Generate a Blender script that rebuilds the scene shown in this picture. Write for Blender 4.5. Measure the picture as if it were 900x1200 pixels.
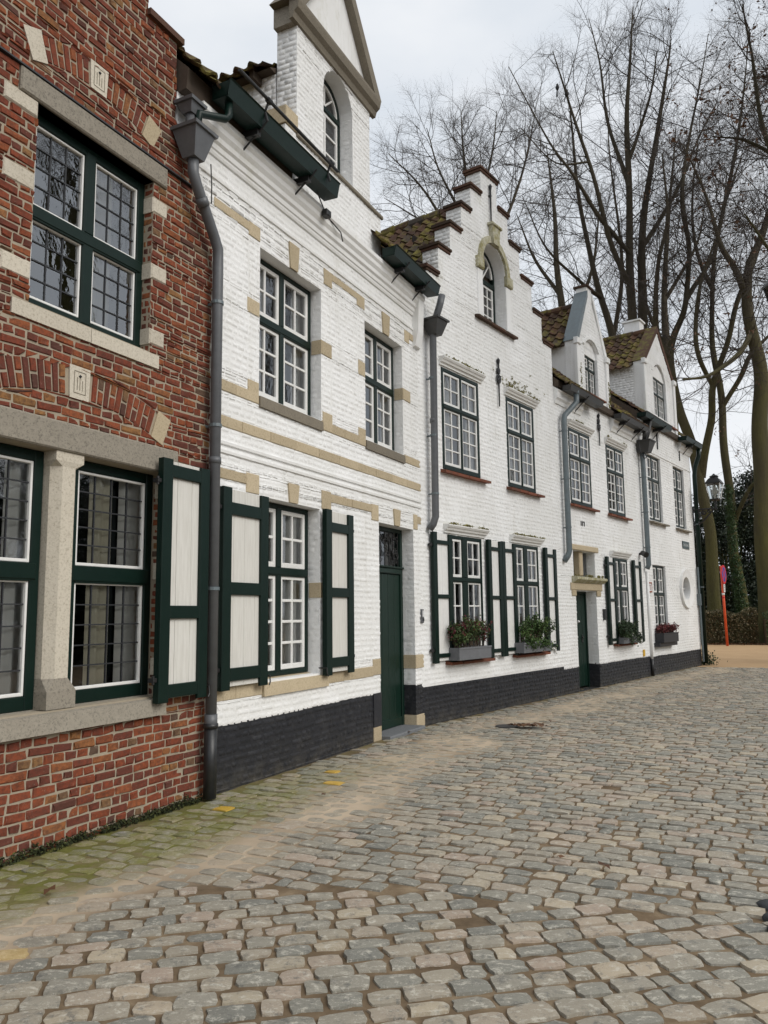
import bpy, math, random
import numpy as np
R = math.radians
for o in list(bpy.data.objects): bpy.data.objects.remove(o)
SC = bpy.context.scene; COL = SC.collection
rnd = random.Random(7); NR = np.random.default_rng(7)

# ------------------------------------------------------------ camera, sky, sun
PITCH, ROLL = math.atan(120/925), R(.69)
f = np.array([0, math.cos(PITCH), math.sin(PITCH)]); r0 = np.array([1., 0, 0]); u0 = np.array([0, -math.sin(PITCH), math.cos(PITCH)])
up = u0*math.cos(ROLL)+r0*math.sin(ROLL); rt = r0*math.cos(ROLL)-u0*math.sin(ROLL)
cam = bpy.data.cameras.new('camera'); camo = bpy.data.objects.new('camera', cam); COL.objects.link(camo)
cam.sensor_fit = 'VERTICAL'; cam.sensor_height = 36; cam.lens = 36*925/1200
cam.clip_start = .05; cam.clip_end = 2000
from mathutils import Matrix, Vector
camo.matrix_world = Matrix(((rt[0], up[0], -f[0], 0), (rt[1], up[1], -f[1], 0), (rt[2], up[2], -f[2], 1.6), (0, 0, 0, 1)))
SC.camera = camo

SUN_EL, SUN_AZ = R(38), R(122)          # azimuth clockwise from +Y: behind the camera, over the right shoulder
w = bpy.data.worlds.new('World'); SC.world = w; w.use_nodes = True
nt = w.node_tree; nt.nodes.clear()
def wn(t): return nt.nodes.new(t)
sky = wn('ShaderNodeTexSky'); sky.sky_type = 'NISHITA'; sky.sun_disc = False
sky.sun_elevation = SUN_EL; sky.sun_rotation = SUN_AZ; sky.dust_density = 3.0
tc = wn('ShaderNodeTexCoord'); mp = wn('ShaderNodeMapping'); mp.inputs['Scale'].default_value = (1.2, 1.2, 2.6)
nz = wn('ShaderNodeTexNoise'); nz.inputs['Scale'].default_value = 1.6; nz.inputs['Detail'].default_value = 5; nz.inputs['Roughness'].default_value = .55
rp = wn('ShaderNodeValToRGB'); e = rp.color_ramp.elements
e[0].position = .34; e[0].color = (5.9, 6.4, 7.0, 1); e[1].position = .68; e[1].color = (8.1, 8.2, 8.35, 1)
mx = wn('ShaderNodeMix'); mx.data_type = 'RGBA'; mx.inputs[0].default_value = .93
bg = wn('ShaderNodeBackground'); bg.inputs['Strength'].default_value = .082
wo = wn('ShaderNodeOutputWorld')
L = nt.links.new
L(tc.outputs['Generated'], mp.inputs[0]); L(mp.outputs[0], nz.inputs['Vector']); L(nz.outputs['Fac'], rp.inputs[0])
L(sky.outputs[0], mx.inputs[6]); L(rp.outputs[0], mx.inputs[7]); L(mx.outputs[2], bg.inputs[0]); L(bg.outputs[0], wo.inputs[0])
sl = bpy.data.lights.new('sun', 'SUN'); sl.energy = 1.5; sl.angle = R(40); sl.color = (1, .965, .91)
so = bpy.data.objects.new('sun', sl); COL.objects.link(so)
sd = Vector((math.sin(SUN_AZ)*math.cos(SUN_EL), math.cos(SUN_AZ)*math.cos(SUN_EL), math.sin(SUN_EL)))
so.rotation_euler = sd.to_track_quat('Z', 'Y').to_euler(); so.location = (10, -10, 30)
vs = SC.view_settings; vs.view_transform = 'Standard'; vs.look = 'None'; vs.exposure = 0.57; vs.gamma = 1; vs.use_curve_mapping = False
SC.cycles.max_bounces = 8; SC.cycles.diffuse_bounces = 3; SC.cycles.glossy_bounces = 3; SC.cycles.transparent_max_bounces = 12

# ------------------------------------------------------------ materials
M = {}
class NT:
    def __init__(s, name, rough=.8, spec=.3):
        s.m = bpy.data.materials.new(name); s.m.use_nodes = True; s.t = s.m.node_tree
        s.b = s.t.nodes['Principled BSDF']; s.b.inputs['Roughness'].default_value = rough
        s.b.inputs['Specular IOR Level'].default_value = spec; M[name] = s.m
        s.co = s.t.nodes.new('ShaderNodeTexCoord').outputs['Object']
    def n(s, t, **k):
        x = s.t.nodes.new(t)
        for a, v in k.items(): setattr(x, a, v)
        return x
    def l(s, a, b): s.t.links.new(a, b)
    def noise(s, scale, detail=4, rough=.55, stretch=None, off=0):
        x = s.n('ShaderNodeTexNoise'); x.inputs['Scale'].default_value = scale; x.inputs['Detail'].default_value = detail; x.inputs['Roughness'].default_value = rough
        c = s.co
        if stretch or off:
            mpn = s.n('ShaderNodeMapping'); mpn.inputs['Scale'].default_value = stretch or (1, 1, 1); mpn.inputs['Location'].default_value = (off, off*.7, off*1.3)
            s.l(c, mpn.inputs[0]); c = mpn.outputs[0]
        s.l(c, x.inputs['Vector']); return x.outputs['Fac']
    def attr(s, name='rnd'):
        a = s.n('ShaderNodeAttribute'); a.attribute_name = name; return a.outputs['Fac']
    def ramp(s, fac, stops, interp='LINEAR'):
        x = s.n('ShaderNodeValToRGB'); x.color_ramp.interpolation = interp; el = x.color_ramp.elements
        while len(el) < len(stops): el.new(.5)
        for q, (p, c) in zip(el, stops):
            q.position = p; q.color = (*(c if hasattr(c, '__len__') else (c, c, c)), 1)
        s.l(fac, x.inputs[0]); return x.outputs[0]
    def mix(s, fac, a, b, mode='MIX'):
        x = s.n('ShaderNodeMix'); x.data_type = 'RGBA'; x.blend_type = mode
        for v, i in ((fac, 0), (a, 6), (b, 7)):
            if hasattr(v, 'links') or hasattr(v, 'is_linked'): s.l(v, x.inputs[i])
            elif i == 0: x.inputs[0].default_value = v
            else: x.inputs[i].default_value = (*v, 1)
        return x.outputs[2]
    def math(s, op, a, b=0.):
        x = s.n('ShaderNodeMath'); x.operation = op; x.use_clamp = op in ('MULTIPLY_ADD',)
        for i, v in ((0, a), (1, b)):
            if hasattr(v, 'is_linked'): s.l(v, x.inputs[i])
            else: x.inputs[i].default_value = v
        return x.outputs[0]
    def upness(s):
        g = s.n('ShaderNodeNewGeometry'); sp = s.n('ShaderNodeSeparateXYZ'); s.l(g.outputs['True Normal'], sp.inputs[0]); return sp.outputs['Z']
    def pos(s, ax):
        g = s.n('ShaderNodeNewGeometry'); sp = s.n('ShaderNodeSeparateXYZ'); s.l(g.outputs['Position'], sp.inputs[0]); return sp.outputs[ax]
    def col(s, c):
        if hasattr(c, 'is_linked'): s.l(c, s.b.inputs['Base Color'])
        else: s.b.inputs['Base Color'].default_value = (*c, 1)
    def rough(s, v): s.l(v, s.b.inputs['Roughness'])
    def bump(s, h, strength=.5, dist=.01):
        x = s.n('ShaderNodeBump'); x.inputs['Strength'].default_value = strength; x.inputs['Distance'].default_value = dist
        s.l(h, x.inputs['Height']); s.l(x.outputs[0], s.b.inputs['Normal'])

m = NT('brick', .9, .2)
c = m.ramp(m.attr(), [(0, (.085, .043, .033)), (.08, (.13, .041, .029)), (.35, (.19, .048, .027)), (.7, (.245, .062, .029)), (.88, (.285, .09, .036)), (.95, (.29, .15, .056)), (1, (.10, .072, .055))])
c = m.mix(m.ramp(m.noise(28, 5, .7), [(.38, 0), (.68, .75)]), c, (.075, .036, .026))
c = m.mix(m.ramp(m.noise(60, 4, .7, off=3), [(.6, 0), (.8, .4)]), c, (.42, .33, .25))
g = m.math('MULTIPLY', m.ramp(m.noise(1.1, 6, .7, (1, 1, .5), 2), [(.55, 0), (.72, .55)]), m.ramp(m.pos('Z'), [(0, 1), (.3, .25), (1, .1)]))
c = m.mix(g, c, (.055, .05, .03)); m.col(c)
m.bump(m.noise(70, 6, .75), .7, .006)
m = NT('mortar', .95, .1)
c = m.mix(m.noise(9, 5, .7), (.275, .232, .17), (.41, .355, .275)); m.col(m.mix(m.ramp(m.noise(1.3, 5, .7, off=5), [(.55, 0), (.75, .5)]), c, (.16, .14, .09))); m.bump(m.noise(120, 4, .7), .6, .004)

def white_paint(name, bricky):
    m = NT(name, .75, .25)
    c = m.mix(m.attr(), (.81, .81, .80), (.88, .88, .872)) if bricky else m.mix(m.noise(3, 4), (.80, .80, .79), (.87, .87, .86))
    c = m.mix(m.ramp(m.noise(.9, 6, .7, (1, 1, .35), 4), [(.5, 0), (.75, .5)]), c, (.62, .612, .575))          # run-off stains
    c = m.mix(m.ramp(m.noise(.55, 3, .6, off=31), [(.48, 0), (.52, .5)]), c, (.76, .757, .735))                         # repainted patches
    c = m.mix(m.ramp(m.noise(3.4, 6, .72, (1, 1, .09), 21), [(.56, 0), (.74, .42)]), c, (.52, .50, .44))                  # rain streaks
    c = m.mix(m.ramp(m.noise(14, 6, .75, off=8), [(.62, 0), (.78, .55)]), c, (.47, .45, .41))                 # chips in the paint
    gz = m.ramp(m.noise(.7, 7, .75, (1, 1, .6), 11), [(.57, 0), (.73, .55)])
    c = m.mix(m.math('MULTIPLY', gz, m.ramp(m.math('DIVIDE', m.pos('Z'), 10.), [(.5, .12), (.62, .9), (.8, 1)])), c, (.37, .35, .19))   # algae high on the walls
    m.col(c); m.bump(m.noise(45, 5, .7), .75 if bricky else .35, .008)
white_paint('white_brick', True); white_paint('white_render', False)
m = NT('black_paint', .55, .35)
c = m.mix(m.attr(), (.012, .013, .016), (.022, .023, .028))
c = m.mix(m.ramp(m.noise(4, 6, .75), [(.52, 0), (.8, .55)]), c, (.075, .073, .07)); c = m.mix(m.math('MULTIPLY', m.ramp(m.pos('Z'), [(0, 1), (.16, .25), (.4, 0)]), m.ramp(m.noise(6, 6, .75, off=5), [(.4, 0), (.65, .5)])), c, (.13, .115, .09)); c = m.mix(m.ramp(m.noise(9, 6, .8, (1, 1, .3), 14), [(.64, 0), (.72, .5)]), c, (.16, .16, .155)); m.col(c); m.bump(m.noise(40, 5, .7), .6, .008)

def stone(name, a, b, spot, rough=.85, sc=6):
    m = NT(name, rough, .2)
    c = m.mix(m.noise(sc, 5, .65), a, b); c = m.mix(m.ramp(m.noise(55, 5, .8, off=2), [(.5, 0), (.66, .85)]), c, spot)
    m.col(m.mix(.25, c, m.ramp(m.attr(), [(0, tuple(x*.7 for x in a)), (1, tuple(min(1, x*1.25) for x in b))])))
    m.bump(m.noise(60, 6, .75), .5, .006)
stone('tan_stone', (.40, .325, .21), (.56, .47, .33), (.23, .175, .105), sc=4)
stone('brown_sill', (.17, .15, .12), (.27, .235, .18), (.10, .09, .07))
stone('pale_stone', (.50, .45, .36), (.62, .57, .48), (.24, .20, .14))
stone('grey_stone', (.20, .178, .145), (.36, .325, .265), (.055, .05, .04), sc=22)
stone('dark_stone', (.04, .045, .05), (.08, .085, .088), (.02, .022, .018)); stone('bluestone', (.13, .14, .15), (.20, .205, .21), (.09, .09, .09))
m = NT('moulding', .8, .2)                                               # painted moulding with moss on its top faces
mo = m.math('MULTIPLY', m.ramp(m.upness(), [(.35, 0), (.6, 1)]), m.ramp(m.noise(8, 6, .75), [(.38, 0), (.55, 1)]))
c = m.mix(m.ramp(m.noise(7, 5, .7, off=3), [(.5, 0), (.8, .6)]), (.78, .775, .75), (.50, .48, .40)); m.col(m.mix(mo, c, m.mix(m.noise(30), (.16, .14, .03), (.30, .27, .09)))); m.bump(m.noise(40, 5, .7), .5, .01)
m = NT('mossy_stone', .9, .15)
m.col(m.mix(m.ramp(m.noise(9, 6, .75), [(.4, 0), (.62, .85)]), m.mix(m.noise(20), (.42, .40, .30), (.56, .54, .43)), (.25, .22, .08))); m.bump(m.noise(50, 5, .7), .5, .008)

def paint(name, c, rough=.35, c2=None, spec=.5, sc=12):
    m = NT(name, rough, spec); m.col(m.mix(m.ramp(m.noise(sc, 6, .7), [(.35, 0), (.8, 1)]), c, c2 or tuple(x*.75 for x in c))); m.bump(m.noise(30, 4), .12, .004); return m
paint('green_paint', (.0025, .0125, .009), .42, (.0045, .017, .0125), .25); paint('green_door', (.0035, .0185, .0115), .42, (.007, .024, .017), .3)
paint('white_wood', (.78, .775, .75), .4, (.70, .69, .66))
m = NT('shutter_board', .6, .3)
c = m.mix(m.ramp(m.noise(5, 6, .7, (9, 9, .6)), [(.4, 0), (.75, .7)]), (.66, .645, .60), (.50, .48, .43)); m.col(c); m.bump(m.noise(14, 5, .7, (9, 9, .5)), .25, .004)
paint('lead', (.028, .03, .034), .5); paint('iron', (.011, .011, .012), .5, (.02, .019, .018)); paint('pipe_grey', (.115, .12, .128), .42, (.085, .088, .092)); paint('pipe_black', (.012, .013, .015), .4, (.03, .03, .03))
paint('zinc', (.13, .165, .18), .4, (.10, .115, .12)); paint('dark_metal', (.035, .036, .036), .5, (.055, .05, .045)); paint('planter_grey', (.15, .155, .165), .6, (.11, .112, .118)); paint('planter_black', (.02, .021, .025), .5)
paint('red_paint', (.55, .02, .035), .4); paint('blue_paint', (.045, .06, .30), .4); paint('orange_paint', (.66, .085, .018), .5, (.55, .06, .015)); paint('yellow_paint', (.68, .40, .03), .6); paint('white_plain', (.72, .72, .72), .5); paint('pink_plate', (.50, .16, .14), .5); paint('brown_wood', (.055, .038, .026), .8, (.085, .062, .043))
paint('sign_green', (.010, .035, .030), .4); paint('plaque_red', (.33, .10, .055), .6)
m = NT('cap_tile', .85, .2)
mo = m.math('MULTIPLY', m.ramp(m.upness(), [(.2, .1), (.6, 1)]), m.ramp(m.noise(7, 6, .75), [(.42, 0), (.6, 1)]))
c = m.mix(m.attr(), (.05, .033, .026), (.10, .05, .035)); m.col(m.mix(mo, c, (.13, .115, .035))); m.bump(m.noise(60, 5, .7), .5, .006)
m = NT('red_sill', .8, .25)
m.col(m.mix(m.ramp(m.noise(11, 6, .75), [(.4, 0), (.75, .8)]), m.mix(m.attr(), (.15, .05, .03), (.24, .075, .04)), (.085, .058, .04))); m.bump(m.noise(60, 5, .7), .5, .006)
m = NT('roof_tile', .85, .2)
c = m.ramp(m.attr(), [(0, (.045, .028, .021)), (.4, (.072, .040, .027)), (.8, (.10, .054, .034)), (1, (.06, .05, .04))])
c = m.mix(m.ramp(m.noise(2.6, 6, .75), [(.47, 0), (.61, .88)]), c, m.mix(m.noise(16, 5), (.07, .062, .018), (.28, .24, .05))); c = m.mix(m.ramp(m.noise(6, 5, .7, off=9), [(.55, 0), (.75, .8)]), c, (.03, .026, .02)); m.col(c); m.bump(m.noise(40, 5, .7), .6, .01)

def pane_mat(name, ior):
    mm = bpy.data.materials.new(name); mm.use_nodes = True; t = mm.node_tree; t.nodes.clear(); M[name] = mm
    o = t.nodes.new('ShaderNodeOutputMaterial'); mix = t.nodes.new('ShaderNodeMixShader'); fr = t.nodes.new('ShaderNodeFresnel'); fr.inputs[0].default_value = ior
    tr = t.nodes.new('ShaderNodeBsdfTransparent'); tr.inputs[0].default_value = (.92, .94, .93, 1); gl = t.nodes.new('ShaderNodeBsdfGlossy'); gl.inputs['Roughness'].default_value = .012; gl.inputs[0].default_value = (.93, .95, .97, 1)
    bm_ = t.nodes.new('ShaderNodeBump'); nn = t.nodes.new('ShaderNodeTexNoise'); nn.inputs['Scale'].default_value = 6; bm_.inputs['Strength'].default_value = .03; bm_.inputs['Distance'].default_value = .02
    t.links.new(nn.outputs[0], bm_.inputs['Height']); t.links.new(bm_.outputs[0], gl.inputs['Normal'])
    t.links.new(fr.outputs[0], mix.inputs[0]); t.links.new(tr.outputs[0], mix.inputs[1]); t.links.new(gl.outputs[0], mix.inputs[2]); t.links.new(mix.outputs[0], o.inputs[0])
pane_mat('glass', 2.2); pane_mat('lantern_glass', 1.6); pane_mat('old_glass', 2.9)
m = NT('curtain', .9, .1); m.col(m.mix(m.noise(5, 3, .5, (6, 1, .2)), (.80, .79, .77), (.88, .87, .85)))
m = NT('curtain_beige', .9, .1); m.col(m.mix(m.noise(5, 3, .5, (6, 1, .2)), (.70, .65, .52), (.82, .77, .63)))
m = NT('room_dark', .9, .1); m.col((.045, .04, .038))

m = NT('cobble', .68, .3)
c = m.ramp(m.attr(), [(0, (.20, .198, .172)), (.2, (.255, .245, .205)), (.42, (.31, .283, .228)), (.6, (.35, .305, .237)), (.75, (.375, .30, .237)), (.88, (.44, .375, .275)), (1, (.27, .257, .217))])
c = m.mix(m.ramp(m.noise(15, 9, .82, (1, 1.7, 1)), [(.53, 0), (.6, .85)]), c, (.56, .53, .45))
c = m.mix(m.ramp(m.noise(13, 8, .8, off=4), [(.53, 0), (.64, .75)]), c, (.12, .12, .11))
sand_on = m.attr('dust'); c = m.mix(m.math('MULTIPLY', sand_on, m.ramp(m.noise(7, 6, .75, off=7), [(.3, .3), (.62, 1)])), c, m.mix(m.noise(40, 4), (.36, .29, .205), (.54, .45, .325)))
c = m.mix(m.math('MULTIPLY', m.attr('moss'), m.ramp(m.noise(5.5, 7, .8, off=1), [(.36, 0), (.58, .88)])), c, m.mix(m.noise(30, 4), (.10, .105, .02), (.27, .265, .065)))
c = m.mix(m.ramp(m.noise(70, 5, .8, (1, 1.8, 1), 13), [(.58, 0), (.66, .7)]), c, (.58, .555, .49)); c = m.mix(m.ramp(m.noise(85, 4, .8, off=17), [(.6, 0), (.72, .6)]), c, (.075, .072, .066))
c = m.mix(m.attr('mark'), c, (.66, .40, .03)); m.col(c); m.bump(m.noise(34, 8, .8), .7, .012)
m = NT('sand', .95, .1)
c = m.ramp(m.noise(3.2, 7, .7), [(.3, (.095, .068, .043)), (.52, (.18, .131, .083)), (.74, (.33, .258, .17))])
c = m.mix(m.attr('dust'), c, m.mix(m.noise(6, 6, .7), (.43, .345, .25), (.60, .495, .37))); c = m.mix(m.math('MULTIPLY', m.attr('moss'), m.ramp(m.noise(5, 6, .75, off=1), [(.3, 0), (.55, .95)])), c, m.mix(m.noise(30, 4), (.075, .085, .018), (.22, .215, .06)))
m.col(c); m.bump(m.noise(90, 6, .8), .6, .008)
m = NT('path_sand', .95, .1); m.col(m.mix(m.noise(.9, 6, .7), (.36, .235, .13), (.50, .35, .205))); m.bump(m.noise(30, 5), .4, .02)
m = NT('soil', .95, .1); m.col(m.mix(m.noise(2, 6, .7), (.07, .05, .033), (.14, .105, .065))); m.bump(m.noise(20, 6, .8), .6, .04)
m = NT('bark', .9, .15)
c = m.mix(m.noise(2.5, 6, .7, (1, 1, .35)), (.045, .037, .028), (.105, .088, .065))
gm = m.math('MULTIPLY', m.ramp(m.noise(.7, 5, .7, (1, 1, .3), 3), [(.3, .25), (.6, 1)]), m.ramp(m.math('DIVIDE', m.pos('Z'), 25.), [(0, .95), (.45, .7), (.75, .1)]))
m.col(m.mix(gm, c, m.mix(m.noise(6, 5, .7, (1, 1, .4)), (.085, .08, .026), (.165, .155, .05)))); m.bump(m.noise(9, 8, .8, (2, 2, .5)), 1., .12)
m = NT('twig', .9, .1); m.col(m.mix(m.noise(2), (.045, .038, .033), (.09, .078, .068)))
def leafm(name, stops, rough=.6):
    m = NT(name, rough, .35); m.col(m.ramp(m.attr(), stops)); return m
leafm('evergreen', [(0, (.008, .014, .008)), (.6, (.018, .030, .014)), (.93, (.040, .055, .024)), (1, (.09, .10, .055))], .45)
leafm('hedge_leaf', [(0, (.035, .035, .014)), (.4, (.06, .06, .022)), (.7, (.11, .085, .04)), (.92, (.19, .145, .075)), (1, (.42, .36, .25))])
leafm('hedge_dark', [(0, (.03, .046, .016)), (.7, (.06, .085, .03)), (1, (.13, .14, .055))])
leafm('moss_leaf', [(0, (.10, .085, .02)), (.6, (.24, .21, .06)), (1, (.36, .32, .12))], .9); leafm('moss_dark', [(0, (.012, .016, .006)), (.7, (.03, .036, .012)), (1, (.09, .10, .03))], .9)
leafm('ivy', [(0, (.018, .040, .010)), (.7, (.040, .075, .02)), (1, (.075, .11, .035))], .45)
leafm('mixed_leaf', [(0, (.10, .018, .022)), (.22, (.16, .035, .042)), (.34, (.055, .025, .018)), (.5, (.035, .065, .02)), (.8, (.075, .115, .035)), (1, (.15, .17, .06))])
leafm('green_leaf', [(0, (.022, .048, .014)), (.6, (.055, .105, .026)), (1, (.13, .19, .055))])
leafm('dark_leaf', [(0, (.014, .030, .012)), (.7, (.035, .062, .024)), (1, (.09, .13, .055))])
leafm('red_flower', [(0, (.055, .012, .014)), (.6, (.13, .025, .028)), (1, (.22, .055, .05))])
leafm('brown_leaf', [(0, (.06, .026, .012)), (1, (.15, .075, .035))])
leafm('bird_black', [(0, (.008, .008, .009)), (1, (.012, .012, .014))])
m = NT('lamp_inside', .5, .3); m.col((.62, .60, .55))

# ------------------------------------------------------------ mesh helpers (local house coordinates: u along the wall, o out of the wall, z up)
class MB:
    def __init__(s): s.v = []; s.f = []; s.mi = []; s.a = []; s.mats = []; s.sm = []
    def mat(s, name):
        if name not in s.mats: s.mats.append(name)
        return s.mats.index(name)
    def face(s, pts, mt, a=.5):
        i = len(s.v); s.v.extend(pts); s.f.append(tuple(range(i, i+len(pts)))); s.mi.append(s.mat(mt)); s.a.append(a)
    def faces(s, vs, fs, mt, a=.5, sm=False):
        i = len(s.v); s.v.extend(vs); k = s.mat(mt)
        if sm: s.sm.extend(range(len(s.f), len(s.f)+len(fs)))
        for q in fs: s.f.append(tuple(i+j for j in q)); s.mi.append(k); s.a.append(a)
    def hexa(s, b, t, mt, a=None):
        """b, t: four points each (counter-clockwise seen from the top)"""
        a = rnd.random() if a is None else a
        s.faces(list(b)+list(t), [(3, 2, 1, 0), (4, 5, 6, 7), (0, 1, 5, 4), (1, 2, 6, 5), (2, 3, 7, 6), (3, 0, 4, 7)], mt, a)
    def box(s, u0, u1, z0, z1, o0, o1, mt, a=None, bev=0.):
        """o0 < o1; optional bevel of the outward edges"""
        if bev <= 0:
            s.hexa([(u0, -o1, z0), (u1, -o1, z0), (u1, -o0, z0), (u0, -o0, z0)], [(u0, -o1, z1), (u1, -o1, z1), (u1, -o0, z1), (u0, -o0, z1)], mt, a); return
        a = rnd.random() if a is None else a; b = min(bev, (u1-u0)*.3, (z1-z0)*.3, (o1-o0)*.5)
        def ring(d, o): return [(u0+d, -o, z0+d), (u1-d, -o, z0+d), (u1-d, -o, z1-d), (u0+d, -o, z1-d)]
        vs = ring(0, o0)+ring(0, o1-b)+ring(b, o1); fs = [(3, 2, 1, 0)]
        for k in (0, 4):
            for i in range(4): j = (i+1) % 4; fs.append((k+i, k+j, k+4+j, k+4+i))
        fs.append((8, 9, 10, 11)); s.faces(vs, fs, mt, a)
    def prism(s, poly, o0, o1, mt, a=None):
        """polygon of (u, z) counter-clockwise seen from the street, extruded from o0 to o1"""
        a = rnd.random() if a is None else a; n = len(poly)
        vs = [(u, -o1, z) for u, z in poly]+[(u, -o0, z) for u, z in poly]
        fs = [tuple(range(n)), tuple(range(2*n-1, n-1, -1))]+[(i, n+i, n+(i+1) % n, (i+1) % n) for i in range(n)]
        s.faces(vs, fs, mt, a)
    def extrude_u(s, prof, ua, ub, mt, a=None):
        """profile of (o, z) swept along the wall"""
        a = rnd.random() if a is None else a; n = len(prof)
        vs = [(ua, -o, z) for o, z in prof]+[(ub, -o, z) for o, z in prof]
        fs = [tuple(range(n)), tuple(range(2*n-1, n-1, -1))]+[(i, n+i, n+(i+1) % n, (i+1) % n) for i in range(n)]
        s.faces(vs, fs, mt, a)
    def tube(s, pts, rad, mt, n=8, a=None, cap=True):
        a = rnd.random() if a is None else a
        P = [Vector(p) for p in pts]; rr = rad if hasattr(rad, '__len__') else [rad]*len(P); rings = []
        nrm = None
        for i, p in enumerate(P):
            t = (P[min(i+1, len(P)-1)]-P[max(i-1, 0)]).normalized()
            if nrm is None: nrm = t.orthogonal().normalized()
            nrm = (nrm-t*nrm.dot(t)).normalized(); b = t.cross(nrm)
            rings += [tuple(p+(nrm*math.cos(k*2*math.pi/n)+b*math.sin(k*2*math.pi/n))*rr[i]) for k in range(n)]
        fs = [(i*n+k, i*n+(k+1) % n, (i+1)*n+(k+1) % n, (i+1)*n+k) for i in range(len(P)-1) for k in range(n)]
        if cap: fs += [tuple(range(n-1, -1, -1)), tuple(range((len(P)-1)*n, len(P)*n))]
        s.faces(rings, fs, mt, a)
    def lathe(s, c, prof, mt, n=16, a=None, ang0=0.):
        """profile of (radius, z) about a vertical axis at c"""
        a = rnd.random() if a is None else a; vs = []
        for r_, z in prof: vs += [(c[0]+r_*math.cos(ang0+k*2*math.pi/n), c[1]+r_*math.sin(ang0+k*2*math.pi/n), c[2]+z) for k in range(n)]
        fs = [(i*n+k, i*n+(k+1) % n, (i+1)*n+(k+1) % n, (i+1)*n+k) for i in range(len(prof)-1) for k in range(n)]
        fs += [tuple(range(n-1, -1, -1)), tuple(range((len(prof)-1)*n, len(prof)*n))]
        s.faces(vs, fs, mt, a)
    def build(s, name, parent=None, smooth=False, loc=None):
        o = mesh_obj(name, s.v, s.f, s.mats, s.mi, {'rnd': s.a}, parent, smooth, loc)
        if s.sm and not smooth:
            z_ = np.zeros(len(s.f), bool); z_[s.sm] = True; o.data.polygons.foreach_set('use_smooth', z_)
        return o
OFF = [0.]
def mesh_obj(name, v, fcs, mats, mi=None, attrs=None, parent=None, smooth=False, loc=None):
    if OFF[0]: v = np.asarray(v, float)-np.array([OFF[0], 0, 0])
    me = bpy.data.meshes.new(name); me.from_pydata(v if isinstance(v, list) else v.tolist(), [], fcs if isinstance(fcs, list) else fcs.tolist())
    for q in mats: me.materials.append(M[q])
    if mi is not None and len(mats) > 1: me.polygons.foreach_set('material_index', np.asarray(mi, np.int32))
    for k, vals in (attrs or {}).items():
        vals = np.asarray(vals, np.float32); at_ = me.attributes.new(k, 'FLOAT', 'FACE' if len(vals) == len(me.polygons) else 'POINT'); at_.data.foreach_set('value', vals)
    if smooth: me.polygons.foreach_set('use_smooth', np.ones(len(me.polygons), bool))
    me.update(); o = bpy.data.objects.new(name, me); COL.objects.link(o)
    if parent: o.parent = parent
    if loc: o.location = loc
    return o
def tag(o, label, cat, group=None):
    o['label'] = label; o['category'] = cat
    if group: o['group'] = group
    return o
def thing(name, label, cat, loc=(0, 0, 0), rz=0., group=None):
    o = bpy.data.objects.new(name, None); COL.objects.link(o); o.location = loc; o.rotation_euler = (0, 0, rz); o.empty_display_size = .2
    return tag(o, label, cat, group)
def struct(o): o['kind'] = 'structure'; return o

# frames of the two facade lines (they meet at the same corner)
ORG = np.array([.52, 11.65]); AA, AB = R(26.2), R(36.0)
def fd(a): return np.array([math.sin(a), math.cos(a)])
def fnrm(a): return np.array([math.cos(a), -math.sin(a)])
def W(a, u, o, z=0.):
    p = ORG+fd(a)*u+fnrm(a)*o; return Vector((p[0], p[1], z))

# ------------------------------------------------------------ masonry
def rect(u0, u1, z0, z1): return [(z0, z1, u0, u0, u1, u1)]
def archhole(u0, u1, z0, zs, rise=None, n=8):
    """opening with a round (or flatter) head, as trapezoids (z0, z1, left at z0, left at z1, right at z0, right at z1)"""
    r_ = (u1-u0)/2; rise = r_ if rise is None else rise; uc = (u0+u1)/2; out = [(z0, zs, u0, u0, u1, u1)]
    Rr = (r_*r_+rise*rise)/(2*rise); zc = zs+rise-Rr
    zz = [zs+rise*math.sin(math.pi/2*i/n) for i in range(n+1)]
    hw = [math.sqrt(max(0, Rr*Rr-(z-zc)**2)) for z in zz]
    for i in range(n): out.append((zz[i], zz[i+1], uc-hw[i], uc-hw[i+1], uc+hw[i], uc+hw[i+1]))
    return out
def archring(uc, zcrown, Rr, th, half, n=7, grid=(-.1, .068)):
    """ring of a segmental relieving arch as trapezoids"""
    zc = zcrown-Rr; ri = Rr-th; zlo = zc+ri*math.cos(half); out = []
    k0 = int((zlo-grid[0])/grid[1])+1
    zz = sorted([zlo]+[z for z in (grid[0]+grid[1]*(k0+i) for i in range(40)) if zlo+.012 < z < zcrown-.012]+[zcrown])
    zz = [z for z in zz if abs(z-zc-ri) > .02 or z in (zlo, zcrown)]; zz = sorted(zz+[zc+ri])
    wo = lambda z: min(math.sqrt(max(0, Rr*Rr-(z-zc)**2)), max(0, (z-zc))*math.tan(half))
    wi = lambda z: math.sqrt(max(0, ri*ri-(z-zc)**2))
    for a, b in zip(zz[:-1], zz[1:]):
        if a >= zc+ri-1e-6: out.append((a, b, uc-wo(a), uc-wo(b), uc+wo(a), uc+wo(b)))
        else: out += [(a, b, uc-wo(a), uc-wo(b), uc-wi(a), uc-wi(b)), (a, b, uc+wi(a), uc+wi(b), uc+wo(a), uc+wo(b))]
    return out
def lerp_piece(p, z):
    t = (z-p[0])/(p[1]-p[0]) if p[1] > p[0] else 0
    return p[2]+(p[3]-p[2])*t, p[4]+(p[5]-p[4])*t
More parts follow.
